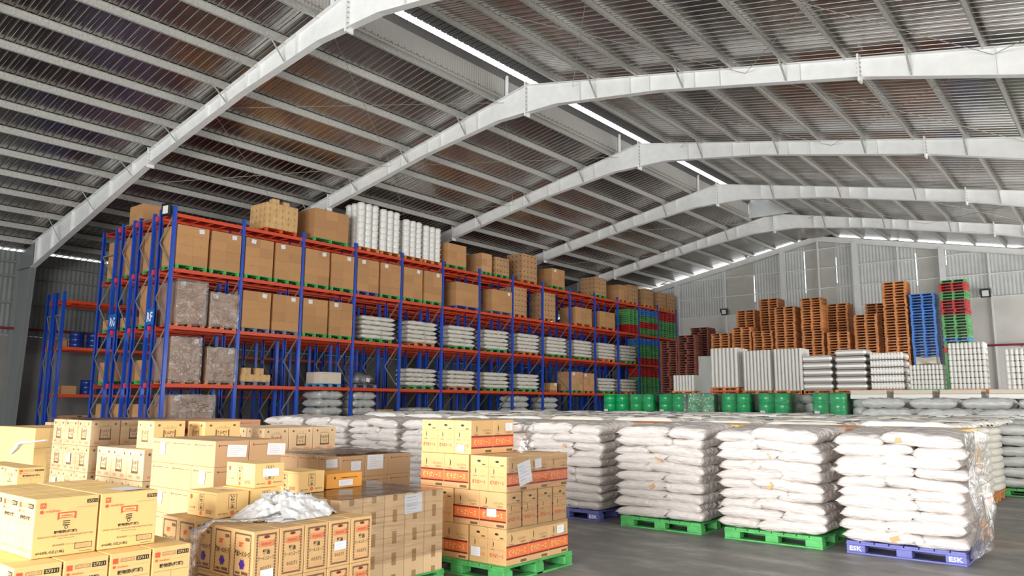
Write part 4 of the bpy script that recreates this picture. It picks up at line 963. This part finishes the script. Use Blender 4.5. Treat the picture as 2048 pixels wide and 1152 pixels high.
for r, (y, zt, x0, c) in enumerate(((18.8, 1.36, -4.2, 3), (22.2, 1.56, -5.9, 5), (25.2, 1.86, -6.7, 5))):
    for i in range(c + 1):
        x = x0 + 1.36 * i
        fill_pallet(x, x + 1.2, y, y + 1.1)
        fill_sacks(fillG, x, x + 1.22, y, y + 1.1, .14, zt - .62, SACKG, .3)
        for L in range(2):
            for q in range(2):
                o = put('wrapped_sack', GS[(L + q + i) % 3], None, (x + .61, y + .28 + .54 * q, zt - .62 + .31 * L)); o.scale = (1, 1, .93)
                tag(o, f'silvery wrapped sack, {["upper", "top"][L]} {["front", "rear"][q]}, {ORD[i]} stack from left in {["near", "middle", "far"][r]} silver row', 'sack', 'silvery film wrapped sacks')
# white slabs on top of the far silver row
for i in range(6):
    x = -7.75 + 1.36 * i
    fill_sacks(fillG, x, x + 1.2, 28.0, 29.1, .14, 1.86, SACKG, .3); fill_pallet(x, x + 1.2, 28.0, 29.1)
    tag(MB().cbox(x, x + 1.16, 27.95, 29.1, 1.862, 2.02, WPLAS, .015).cbox(x + .01, x + 1.15, 27.97, 29.08, 2.022, 2.16, CARDW, .015).build('wrapped_slab'), f'white wrapped slab on silver sacks, {ORD[i]} from left, below the white rolls', 'slab', 'white wrapped slabs')
# ------------------------------------------------------------------ drums
def drum_mesh(m):
    mb = MB(); r = .288
    prof = [(r - .012, 0), (r + .004, .006), (r + .004, .02), (r - .006, .03), (r - .006, .27), (r + .008, .285), (r + .008, .30), (r - .006, .315), (r - .006, .565), (r + .008, .58), (r + .008, .595), (r - .006, .61), (r - .006, .85), (r + .004, .86), (r + .004, .88), (r - .010, .88), (r - .014, .868)]
    mb.lathe(prof, 28, m); mb.tube((r * .6, 0, .868), (r * .6, 0, .885), .03, 8, ZINC); return mb.mesh('drum')
DM = drum_mesh(DRUM)
gx = [-17.60, -16.34, -15.02, -13.78, -12.38, -10.95, -9.02]
for g, x in enumerate(gx):
    gl_ = f'{ORD[g]} drum group from left'
    pallet(x + .60, 28.2, 0, 1.2, 1.2, WOODP, f'lower brown pallet of the {gl_}'); pallet(x + .60, 28.2, 1.025, 1.2, 1.2, WOODP, f'upper brown pallet of the {gl_}')
    for t in range(2):
        for i in range(2):
            for j in range(2):
                o = put('steel_drum', DM, None, (x + .30 + .59 * i, 27.91 + .59 * j, .142 + 1.026 * t)); tag(o, f'green drum, {["lower", "upper"][t]} tier, {["left", "right"][i]} {["front", "rear"][j]}, {gl_}', 'drum', 'green steel drums')
                if t == 1 and i == 0 and j == 0 and g in (0, 2, 5, 6): paper(o, (-.05, -.302, .2), '-y', .17, .15, 0, False)
    if g >= 1: f = wrinkle_shell(x - .02, x + 1.22, 27.58, 28.8, 1.17, 2.07, FILMT if g == 3 else FILM, .025, 4, seed=g, sides='yX'); tag(f, f'stretch film around the {gl_}', 'film')
# ------------------------------------------------------------------ rolls, slabs and crates on the second tier (front plane y = 29.6)
for i in range(10):
    x = -15.6 + 1.3 * i
    fill_pallet(x, x + 1.2, 29.6, 30.7); fill_sacks(fillG, x, x + 1.22, 29.6, 30.7, .14, 2.03, SACKG, .3)
def tube_mesh(h, r=.075):
    mb = MB(); prof = []; n = int(h / .03)
    for i in range(n): prof += [(r, i * .03), (r, i * .03 + .021), (r - .006, i * .03 + .025)]
    prof.append((r, h)); mb.lathe(prof, 10, SILV); return mb.mesh('ribbed_tube')
def tube_bundle(x0, w, z0, z1, n, label, grp):
    h = z1 - z0 - .14; me = tube_mesh(h, w / n / 2 * .96); p = w / n
    fpallet(x0 + w / 2, 30.15, z0, w + .04, 1.1, WOODP, 'pallet under the ' + label, 'pallets under the white tube bundles')
    for i in range(n):
        for j in range(7):
            if 0 < i < n - 1 and 0 < j < 6: continue
            o = put('ribbed_tube', me, None, (x0 + p * (i + .5), 29.62 + p * (j + .5), z0 + .147)); tag(o, f'upright white ribbed tube, {ORD[i]} from left, {ORD[j]} from front, {label}', 'tube', grp)
    c = MB(); c.box(x0 + p, x0 + w - p, 29.62 + p, 29.62 + 6 * p, z0 + .147, z1 - .02, SILVD); tag(c.build('inner_carton'), 'dark packing core inside the ' + label, 'packing')
tube_bundle(-13.60, 1.17, 2.20, 3.90, 7, 'leftmost tall tube bundle', 'white ribbed tubes')
tube_bundle(-12.22, 1.12, 2.06, 3.76, 8, 'middle tall tube bundle', 'white ribbed tubes')
tube_bundle(-10.98, 1.10, 2.06, 3.78, 8, 'right tall tube bundle', 'white ribbed tubes')
fpallet(-13.02, 30.15, 2.055, 1.2, 1.1, mat('red_pallet_paint', (.7, .09, .02), .5), 'orange-red pallet below the leftmost tall tube bundle', 'red pallets')
tube_bundle(-15.30, .96, 2.06, 2.85, 7, 'short tube bundle beside drum tops', 'white ribbed tubes')
def slab_stack(x0, w, z0, z1, n, label, m=SILV):
    fpallet(x0 + w / 2, 30.15, z0, w, 1.1, WOODP, 'pallet under the ' + label, 'pallets under the white slabs')
    z0 += .147; p = (z1 - z0) / n
    for L in range(n):
        mb = MB(); vs = []
        k = 14; rr = p * .47
        mb.cbox(x0 + .01, x0 + w - .01, 29.66, 30.68, z0 + p * L + .012, z0 + p * (L + 1) - .012, m, p * .3)
        mb.box(x0, x0 + w, 29.64, 30.7, z0 + p * L, z0 + p * L + .011, SILVD)
        if m is WPLAS:
            for q in range(11): mb.tube((x0 + .06 + (w - .12) * q / 10, 29.70, z0 + p * L + .03), (x0 + .06 + (w - .12) * q / 10, 29.70, z0 + p * (L + 1) - .02), w / 24, 8, m)
        o = mb.build('wrapped_bundle'); tag(o, f'white wrapped bundle, {LAYN[L]} layer, {label}', 'bundle', 'horizontal white bundles')
slab_stack(-9.93, 1.13, 2.06, 3.50, 5, 'first horizontal bundle stack right of tubes')
slab_stack(-8.72, 1.12, 2.06, 3.68, 6, 'second horizontal bundle stack right of tubes')
slab_stack(-7.50, 1.12, 2.06, 3.52, 5, 'third horizontal bundle stack right of tubes', WPLAS)
def can_grid(x0, w, z0, z1, nx, nz, label, pm, s=.8, d=5, name='white_can', cat='can'):
    fpallet(x0 + w / 2, 30.15, z0, w + .06, 1.1, pm, 'pallet under the ' + label, 'pallets under white containers')
    z0 += .147; px = w / nx; pz = (z1 - z0) / nz; mb = MB(); r = px / 2 * .96
    mb.lathe([(r * .9, 0), (r, pz * .05), (r, pz * .78), (r * .8, pz * .86), (r * .45, pz * .9), (r * .45, pz * .985)], 10, WPLAS)
    mb.add([(-r * .6, -r * .83, pz * .2), (r * .6, -r * .83, pz * .2), (r * .6, -r * .83, pz * .55), (-r * .6, -r * .83, pz * .55)], [(0, 1, 2, 3)], mat('grey_can_print', (.4, .4, .38), .5)); me = mb.mesh(name)
    for k in range(nz):
        for i in range(nx):
            for j in range(d):
                if 0 < i < nx - 1 and j > 0 and k < nz - 1: continue
                if j > 0 and i < nx - 1 and k < nz - 1: continue
                if j > 1 and i < nx - 1: continue
                o = put(name, me, None, (x0 + px * (i + .5), 29.62 + px * (j + .5), z0 + pz * k)); tag(o, f'white container, {ORD[k]} up, {ORD[i]} from left, {ORD[j]} deep, {label}', cat, 'white containers: ' + label)
    c = MB(); c.box(x0 + px * 1.05, x0 + w - px * 1.05, 29.62 + px * 1.05, 29.62 + px * (d + 1), z0, z1 - pz, SILVD); tag(c.build('packing_core'), 'brown packing core inside the ' + label, 'packing')
can_grid(-6.22, 1.05, 2.06, 3.05, 9, 5, 'container stack on green pallet', GREENP)
tag(wrinkle_shell(-6.0, -5.35, 29.7, 30.3, 3.06, 3.30, mat('tan_cover_film', (.50, .43, .34), .35), .05, 3, n=8), 'tan bag of goods lying on the low white container stack', 'bag')
can_grid(-4.98, 1.10, 2.06, 3.76, 9, 8, 'tallest container stack', WOODP)
can_grid(-3.36, 1.10, 2.0, 3.5, 8, 7, 'container stack cut by frame edge', WOODP)
tag(wrinkle_shell(-14.38, -13.66, 30.2, 31.0, 2.04, 3.66, mat('grey_bulk_bag', (.40, .41, .39), .5), .03, 3, n=12), 'grey wrapped load between short and tall tube bundles', 'wrapped load')

# ------------------------------------------------------------------ towers of empty pallets
def block_pallet_mesh(m, brick=False):
    mb = MB(); W, D, H = 1.15, 1.1, .143
    mb.box(-W / 2, W / 2, -D / 2, D / 2, H - .022, H, m); mb.box(-W / 2, W / 2, -D / 2, -D / 2 + .1, 0, .022, m); mb.box(-W / 2, W / 2, D / 2 - .1, D / 2, 0, .022, m); mb.box(-W / 2, W / 2, -.05, .05, 0, .022, m)
    for x in ((-W / 2 + .06, 0, W / 2 - .06) if not brick else (-W / 2 + .04, -.06, W / 2 - .04)):
        mb.box(x - .05, x + .05, -D / 2 + .01, D / 2 - .01, .022, H - .022, m)
    return mb.mesh('pallet')
PM = {}
def tower(xc, ztop, yf, m, label, zlow=3.9, mix=None, brick=False):
    key = (m.name, brick)
    if key not in PM: PM[key] = block_pallet_mesh(m, brick)
    n = int(round(ztop / .145)); r = random.Random(int(abs(xc) * 100)); z = ztop - n * .145
    for k in range(n):
        zz = .001 + k * .145
        mm = m if not mix else mix[min(len(mix) - 1, n - 1 - k)]
        kk = (mm.name, brick)
        if kk not in PM: PM[kk] = block_pallet_mesh(mm, brick)
        if zz < zlow:
            fillP.box(xc - .57, xc + .57, yf + .01, yf + 1.09, zz + .12, zz + .142, mm)
            for q in (-.52, 0, .52): fillP.box(xc + q - .05, xc + q + .05, yf + .01, yf + 1.09, zz, zz + .12, mm)
            continue
        o = put('pallet', PM[kk], None, (xc + r.uniform(-.02, .02), yf + .55 + r.uniform(-.02, .02), zz)); o.rotation_euler = (0, 0, r.uniform(-.02, .02) + (math.pi if r.random() < .5 else 0))
        tag(o, f'empty pallet, {ORD[n - 1 - k] if n - 1 - k < 28 else "low"} from top, {label}', 'pallet', 'empty pallets: ' + label)
yb = 44.5; q_ = lambda x, z: (x * 44.5 / 43, 1.67 + (z - 1.67) * 44.5 / 43)
for (xc, zt, row, m, lab, zl, mx, br) in [
    (-22.45, 5.57, 0, PLUMP, 'leftmost dark tower beside rack', 2.3, None, True), (-21.25, 5.76, 0, PLUMP, 'second dark tower beside rack', 2.3, None, True),
    (-20.35, 6.2, 1, PLUMP, 'dark tower standing behind two dark towers', 4.6, None, True), (-19.05, 5.85, 0, WOODP, 'short brown tower right of dark towers', 3.7, None, False),
    (-17.75, 6.05, 0, WOODP, 'brown tower above leftmost tubes', 3.9, None, False), (-17.45, 7.0, 1, WOODP, 'rear brown tower above leftmost tubes', 5.4, None, False),
    (-16.5, 5.77, 0, WOODP, 'brown tower above middle tubes', 4.1, None, False), (-16.05, 7.6, 1, WOODP, 'tall rear brown tower left of centre', 5.2, None, False),
    (-15.2, 7.06, 0, WOODP, 'brown tower above right tubes', 4.1, None, False), (-13.7, 7.1, 0, WOODP, 'brown tower above first slabs', 4.0, None, False),
    (-13.7, 7.55, 1, WOODP, 'rear tower peeking over first slabs tower', 6.4, None, False), (-12.35, 7.0, 1, WOODP, 'rear tower above second slabs', 5.0, None, False),
    (-12.37, 5.55, 0, WOODP, 'short tower above second slabs', 4.1, None, False), (-10.95, 6.43, 0, WOODP, 'brown tower above third slabs', 4.1, None, False),
    (-10.35, 6.96, 1, WOODP, 'rear tower beside the tallest brown tower', 6.0, None, False), (-9.47, 8.02, 0, WOODP, 'tallest brown tower beside the blue one', 3.8, None, False),
    (-8.2, 7.18, 0, PBLUE, 'bright blue plastic tower', 3.4, None, False), (-6.8, 7.77, 0, PGREEN, 'red and green plastic tower at right', 3.9, [PGREEN] + [PRED] * 3 + [PGREEN] * 3 + [PRED] * 5 + [PGREEN] * 8 + [PBLUE] * 1 + [PGREEN] * 2 + [PRED] * 2 + [PGREEN] * 12, False)]:
    if row: X, Z = q_(xc, zt); tower(X, Z, yb, m, lab, zl, mx, br)
    else: tower(xc, zt, 43.0, m, lab, zl, mx, br)

# ------------------------------------------------------------------ goods on the tall rack
XA = -25.80
SHELF = ['floor level', 'first shelf', 'second shelf', 'third shelf', 'top shelf']
SHZ = [0, 2.28, 4.28, 6.29, 8.25]
def bayname(b): return f'{ORD[b]} bay'
def shelf_load(b, off, lev, kind, nx, ny, nz, pm, s=(1, 1, 1), xfront=XA, row='', lab='', papers=1, pw=1.15):
    a, d, h = K(kind)[1:]; a *= s[0]; d *= s[1]; h *= s[2]
    y0 = Y0R + BAY * b + off; z = SHZ[lev]
    W = ny * d
    side = lab or ('near pallet' if off < 1.1 else 'far pallet')
    place_ = f'{side}, {bayname(b)}, {SHELF[lev]}{row}'
    fpallet(xfront - .55, y0 + W / 2, z, 1.1, round(W - .02, 2), pm, f'pallet holding cartons, {place_}', 'pallets on the tall rack')
    for k in range(nz):
        for j in range(ny):
            for i in range(nx):
                if nx > 2 and 0 < i < nx - 1 and 0 < j < ny - 1: continue
                jx = random.uniform(-.008, .008)
                o = carton(kind, xfront - a / 2 - i * a + jx, y0 + d / 2 + j * d, z + .147 + k * h, f'carton, {LAYN[k]} layer, {ORD[j]} from near, {["front", "rear", "third deep", "fourth deep"][i]}, {place_}', 'cartons on the tall rack', 0, s)
                if papers and k == nz - 1 and i == 0 and j == (ny - 1 if (b + lev) % 2 else 0): wpaper(o, (xfront + .012, y0 + d / 2 + j * d, z + .147 + (k + .62) * h), '+x', .2, .16, random.uniform(-.2, .2), False)
for b in range(5):
    for oi, off in enumerate((.12, 1.42)):
        shelf_load(b, off, 3, 'shelf', 2, 2, 4, GREENP if (b, oi) != (3, 0) else BLUEP, (1, 1, 1.0))
for b in (1, 2):
    for oi, off in enumerate((.12, 1.42)):
        shelf_load(b, off, 2, 'shelf', 2, 2, 4, GREYP if b == 1 else GREENP, (1, 1, .98))
for lev, b, off in ((2, 0, .25), (2, 0, 1.5), (1, 0, .15), (1, 0, 1.5)):
    shelf_load(b, off, lev, 'shelfs', 3, 3, 5 if off < 1 else 4, WOODP, (.95, .93, .98 if lev == 2 else 1.0), papers=1)
    zt = SHZ[lev] + .147 + (5 if off < 1 else 4) * .29
    f = wrinkle_shell(XA - 1.16, XA + .035, Y0R + b * BAY + off - .03, Y0R + b * BAY + off + 1.13, SHZ[lev] + .05, zt + .03, FILMG, .03, 4, seed=lev + off, sides='yX'); tag(f, f'dusty film wrap, {"near" if off < 1 else "far"} load, first bay, {SHELF[lev]}', 'film')
# top shelf
shelf_load(1, .9, 4, 'mini', 4, 5, 4, mat('red_pallet_paint', (.7, .09, .02), .5), (1.02, 1.02, 1.25), lab='middle pallet', papers=0)
carton('mini', XA - .2, Y0R + BAY + 1.35, 8.25 + .147 + 1.0, 'small carton on top of the highest load in second bay, nearer one'); carton('mini', XA - .2, Y0R + BAY + 1.85, 9.397, 'small carton on top of the highest load in second bay, farther one', None, 0, (.8, .9, .8))
shelf_load(2, .45, 4, 'shelf', 2, 3, 3, GREENP, (1, 1, 1.15), papers=0, lab='wide pallet')
for b, off in ((3, .12), (3, 1.4), (4, .12), (4, 1.4)):   # white egg-tray like stacks
    y0 = Y0R + BAY * b + off; fpallet(XA - .55, y0 + .58, 8.25, 1.1, 1.14, WOODP, f'pallet under white ribbed stack, {"near" if off < 1 else "far"} side, {bayname(b)}, top shelf', 'pallets on the tall rack')
    zt = {3: 1.98, 4: 1.72}[b] - (.06 if off > 1 else 0); n = 7
    for i in range(3):
        for j in range(3):
            mb = MB(); prof = []; h = zt / n; r = .188
            for k in range(n): prof += [(r - .012, k * h), (r, k * h + h * .15), (r - .004, k * h + h * .55), (r + .034, k * h + h * .7), (r - .016, k * h + h * .86)]
            prof.append((r - .02, zt)); mb.lathe(prof, 12, WPLAS)
            o = mb.build('white_stack', None, (XA - .2 - .375 * i, y0 + .2 + .385 * j, 8.25 + .147)); tag(o, f'column of white nested tubs, {ORD[j]} from near, {ORD[i]} deep, {"near" if off < 1 else "far"} pallet, {bayname(b)}', 'tub stack', 'white tub columns on the top shelf')
shelf_load(5, .25, 4, 'shelf', 2, 2, 3, GREENP, (1, 1.15, 1.0), papers=0)
shelf_load(6, .1, 4, 'shelfs', 3, 2, 3, GREENP, (1, 1, 1.1), papers=0); shelf_load(6, 1.2, 4, 'oval', 2, 2, 3, GREENP, (1, 1, 1.05), papers=0)
shelf_load(7, .75, 4, 'oval', 2, 2, 5, WOODP, (1, 1.2, 1.0), papers=0)
shelf_load(8, .8, 4, 'shelf', 2, 2, 3, GREENP, (1, 1.1, .95))
shelf_load(10, .0, 4, 'oval', 2, 2, 4, GREENP, (1, 1.15, .95), papers=0); shelf_load(11, .1, 4, 'shelf', 2, 2, 3, WOODP, (1, 1, .9), papers=0); shelf_load(11, 1.35, 4, 'oval', 2, 2, 4, WOODP, (1, 1.1, .95), papers=0)
shelf_load(12, .8, 4, 'oval', 2, 2, 4, WOODP, (1, 1.1, .95), papers=0); shelf_load(13, .1, 4, 'oval', 2, 2, 4, WOODP, (1, 1, .93), papers=0); shelf_load(13, 1.4, 4, 'oval', 2, 2, 4, WOODP, (1, 1, .92), papers=0)
# third shelf, farther bays
shelf_load(5, .9, 3, 'shelf', 2, 3, 3, BLUEP, (1, .95, 1.1), papers=0, lab='wide pallet'); shelf_load(6, .9, 3, 'shelf', 2, 3, 3, GREYP, (1, .95, 1.05), lab='wide pallet')
shelf_load(7, .05, 3, 'oval', 2, 2, 5, WOODP, (1, 1, 1), papers=0); shelf_load(8, .05, 3, 'oval', 2, 2, 5, WOODP, (1, 1, 1), papers=0)
shelf_load(9, .5, 3, 'shelf', 2, 3, 3, WOODP, (1, 1.0, .9), papers=0, lab='wide pallet'); shelf_load(10, .5, 3, 'shelf', 2, 3, 3, WOODP, (1, 1.0, .9), papers=0, lab='wide pallet')
# rice sacks
RS = [sack_mesh(.80, 1.08, .20, SACKC, 90 + s, 12, 16, 1.2) for s in range(3)]
def rice(b, lev, off, nl, W=1.6, row=''):
    y0 = Y0R + BAY * b + off; z = SHZ[lev]; r = random.Random(b * 7 + lev)
    fpallet(XA - .55, y0 + W / 2, z, 1.1, 1.2, GREENP if (b + lev) % 3 else WOODP, f'pallet under rice sacks, {bayname(b)}, {SHELF[lev]}', 'pallets on the tall rack')
    p = .205
    for L in range(nl):
        for j in range(2):
            o = put('rice_sack', r.choice(RS), None, (XA - .56 + r.uniform(-.03, .04), y0 + W * (.25 + .5 * j) + r.uniform(-.03, .03), z + .147 + L * p)); o.rotation_euler = (0, 0, r.choice((0, math.pi)) + r.uniform(-.03, .03)); o.scale = (W / 1.6, 1.04, 1.02)
            tag(o, f'white sack, {LAYN[L]} layer, {["near", "far"][j]} half of the pile, {bayname(b)}, {SHELF[lev]}', 'sack', 'white sacks on the tall rack')
for b in range(3, 12): rice(b, 2, .75, 5 if b > 3 else 5)
for b in (4, 5, 6, 7): rice(b, 1, .75, 4)
for b in (10, 11): rice(b, 1, .7, 4)
rice(5, 0, 1.6, 4)
rice(9, 0, .7, 3)
# first shelf odds
shelf_load(1, .25, 1, 'mini', 3, 4, 1, GREYP, (1.1, 1.05, 1.3), papers=0, lab='low pallet')
for j in (0, 1): carton('mini', XA - .17, Y0R + BAY + .45 + .55 * j, 2.28 + .147 + .26, f'small carton on the low load, first shelf, second bay, {["near", "far"][j]} one', None, 0, (1.1, 1.05, 1.2))
shelf_load(2, 1.1, 1, 'miniw', 3, 4, 1, mat('sky_blue_pallet', (.12, .35, .6), .5), (1.1, 1.05, 1.15), papers=0, lab='low pallet')
o = sack_mesh(.9, 1.0, .5, FILMG, 77, 14, 14, 2.0, ears=False); o = put('wrapped_bundle', o, None, (XA - .5, Y0R + 3 * BAY + .75, 2.28 + .147)); tag(o, 'small film wrapped heap on the first shelf, fourth bay', 'bundle'); wpaper(o, (XA + .0, Y0R + 3 * BAY + .85, 2.62), '+x', .2, .16, -.2, False)
fpallet(XA - .55, Y0R + 3 * BAY + .75, 2.28, 1.1, 1.2, GREYP, 'grey pallet under the film wrapped heap, fourth bay, first shelf', 'pallets on the tall rack')
shelf_load(9, .05, 1, 'shelfs', 3, 3, 3, GREENP, (1, 1, 1.25), papers=1); shelf_load(9, 1.3, 1, 'shelfs', 3, 3, 3, WOODP, (1, 1, 1.2), papers=1)
shelf_load(8, 1.3, 1, 'mini', 2, 2, 2, WOODP, (1.2, 1.2, 1.0), papers=1, xfront=XA - .5)
# floor level
shelf_load(0, .3, 0, 'shelfs', 3, 4, 6, WOODP, (1, 1, 1.0), papers=1, lab='wide pallet')
f = wrinkle_shell(XA - 1.2, XA + .03, Y0R + .27, Y0R + 1.93, .1, 1.92, FILMG, .03, 4, seed=20, sides='yX'); tag(f, 'dusty film wrap, floor level load, first bay', 'film')
def greyload(b, off, zt, lab, W=1.3, xf=XA):
    y0 = Y0R + BAY * b + off
    fpallet(xf - .55, y0 + W / 2, 0, 1.1, 1.2, WOODP, f'pallet under {lab}', 'pallets on the tall rack'); n = 6; p = (zt - .147) / n
    for L in range(n):
        o = put('wrapped_sack', GS[L % 3], None, (xf - .56, y0 + W / 2, .147 + p * L)); o.rotation_euler = (0, 0, P2); o.scale = (W / 1.27, 1.95, p / .34 * 1.02)
        tag(o, f'grey wrapped sack, {LAYN[L]} layer, {lab}', 'sack', 'grey wrapped sacks under the tall rack')
greyload(2, 1.0, 2.12, 'floor level grey load, third bay'); greyload(3, .1, 2.10, 'floor level grey load, fourth bay')
greyload(7, .1, 2.05, 'floor level grey load, eighth bay'); greyload(8, .1, 2.0, 'floor level grey load, ninth bay')
shelf_load(3, 1.5, 0, 'shelfs', 2, 2, 4, WOODP, (1, 1.1, 1.05), papers=0); greyload(4, .9, 1.45, 'floor level grey load, fifth bay')
# green plastic pallets stored on the rack
def ppile(b, off, lev, nl, mats_, lab):
    y0 = Y0R + BAY * b + off
    for k in range(nl):
        m = mats_[k * len(mats_) // nl]
        kk = (m.name, False)
        if kk not in PM: PM[kk] = block_pallet_mesh(m, False)
        o = put('plastic_pallet', PM[kk], None, (XA - .56, y0 + .58, SHZ[lev] + .001 + k * .145)); o.rotation_euler = (0, 0, P2)
        tag(o, f'plastic pallet, {ORD[k]} up, {lab}, {bayname(b)}, {SHELF[lev]}', 'pallet', f'stored plastic pallets, {bayname(b)}, {SHELF[lev]}')
for b in (12, 13):
    for lev in (1, 2, 3):
        for off, lab in ((.15, 'near pile'), (1.4, 'far pile')):
            ppile(b, off, lev, 12, [[PGREEN, PRED, PGREEN, PBLUE], [PGREEN, PGREEN, PRED], [PRED, PGREEN, PGREEN, PBLUE]][(b + lev) % 3], lab)
ppile(11, 1.4, 3, 11, [PRED, PGREEN, PGREEN], 'far pile')
# loads in the rear rows seen through the near end of the racks
for xf, rn in ((-27.26, 'second row'), (-28.77, 'third row'), (-30.22, 'rearmost row')):
    for lev in (3, 2, 1, 0):
        if lev == 1 and rn == 'third row': continue
        tall = 4 if lev != 1 else 2
        if lev == 2 and rn != 'second row': tall = 1
        shelf_load(0, .15, lev, 'shelf', 2, 2, tall, GREENP, (.9, 1, 1.0), xfront=xf, row=f' of {rn}', papers=0)
        if lev == 3: shelf_load(0, 1.42, lev, 'shelf', 2, 2, tall, GREENP, (.9, 1, 1.0), xfront=xf, row=f' of {rn}', papers=0)
shelf_load(0, .2, 4, 'shelf', 2, 2, 2, WOODP, (.9, 1, 1.0), xfront=-28.77, row=' of third row', papers=0)
# low rack by the left wall
NM = drum_mesh(NAVY)
for i, y in enumerate((14.0, 14.7, 15.4)):
    o = put('steel_drum', NM, None, (-35.75, y, 3.952)); o.scale = (1, 1, .75); tag(o, f'navy drum on middle shelf of low left rack, {ORD[i]} from near end', 'drum', 'navy drums on the low left rack')
for i, y in enumerate((14.6, 15.3, 16.0)):
    o = put('steel_drum', NM, None, (-35.75, y, 1.952)); o.scale = (1, 1, .7); tag(o, f'navy drum on bottom shelf of low left rack, {ORD[i]} from near end', 'drum', 'navy drums on the low left rack')
carton('shelf', -35.75, 13.75, 1.952, 'brown carton with white slip on bottom shelf of low left rack'); 
for i in range(2): carton('shelf', -36.73, 13.6 + .62 * i, 3.952, f'brown carton on middle shelf of wall side low rack, {["near", "far"][i]}', None)
for i in range(2):
    for k in range(3): carton('shelf', -35.72, 13.75 + 1.1 * i, .001 + .356 * k, f'brown carton on floor inside low left rack, {LAYN[k]}, {["near", "far"][i]} stack', 'cartons on floor in the low rack', 0, (1.2, 1.4, 1))
# fillers
stuff(tag(fillS.build('white_sack'), 'lower layers of white sacks under the flat sack rows', 'sack')); stuff(tag(fillG.build('wrapped_sack'), 'lower layers of silvery wrapped sacks in the rear rows', 'sack')); stuff(tag(fillC.build('carton'), 'lower layers of cartons behind the front sacks', 'carton'))
# repeats the photo shows nothing of, and countless repeats past the limit, are merged into one object per kind
groups_ = {}
for o in list(C.objects):
    if o.type == 'MESH' and o.parent is None and o.get('category') in ('carton', 'pallet') and o.get('kind') is None: groups_.setdefault(o.name.split('.')[0], []).append(o)
for base, obs in groups_.items():
    ids = set()
    for part in DROP.get(base, '').split(','):
        if part:
            p_ = part.split('-'); ids.update(range(int(p_[0]), int(p_[-1]) + 1))
    drop = [o for k_, o in enumerate(obs) if k_ in ids]; dst = fillP if base == 'pallet' else MB()
    for o in drop:
        me = o.data; mw = Matrix.LocRotScale(o.location, o.rotation_euler, o.scale); off = len(dst.v); dst.v += [tuple(mw @ v.co) for v in me.vertices]
        idx = [dst.mi(m) for m in me.materials]
        for p_ in me.polygons: dst.f.append(tuple(off + q for q in p_.vertices)); dst.m.append(idx[p_.material_index]); dst.sm.append(False)
        for ch in list(o.children): bpy.data.objects.remove(ch)
        LABELS[o['label']] -= 1; bpy.data.objects.remove(o)
    if drop and base != 'pallet': stuff(tag(dst.build(base), f'{base.replace("_", " ")}s standing hidden behind and below the others in the stacks', 'carton'))
stuff(tag(fillP.build('pallet'), 'lower and hidden pallets of the rear rows and towers', 'pallet'))
dup = [l for l, n in LABELS.items() if n > 1]; lg = [l for l in LABELS if len(l.split()) > 16]
print('DUP', len(dup), dup[:6]); print('LONG', len(lg), lg[:6])
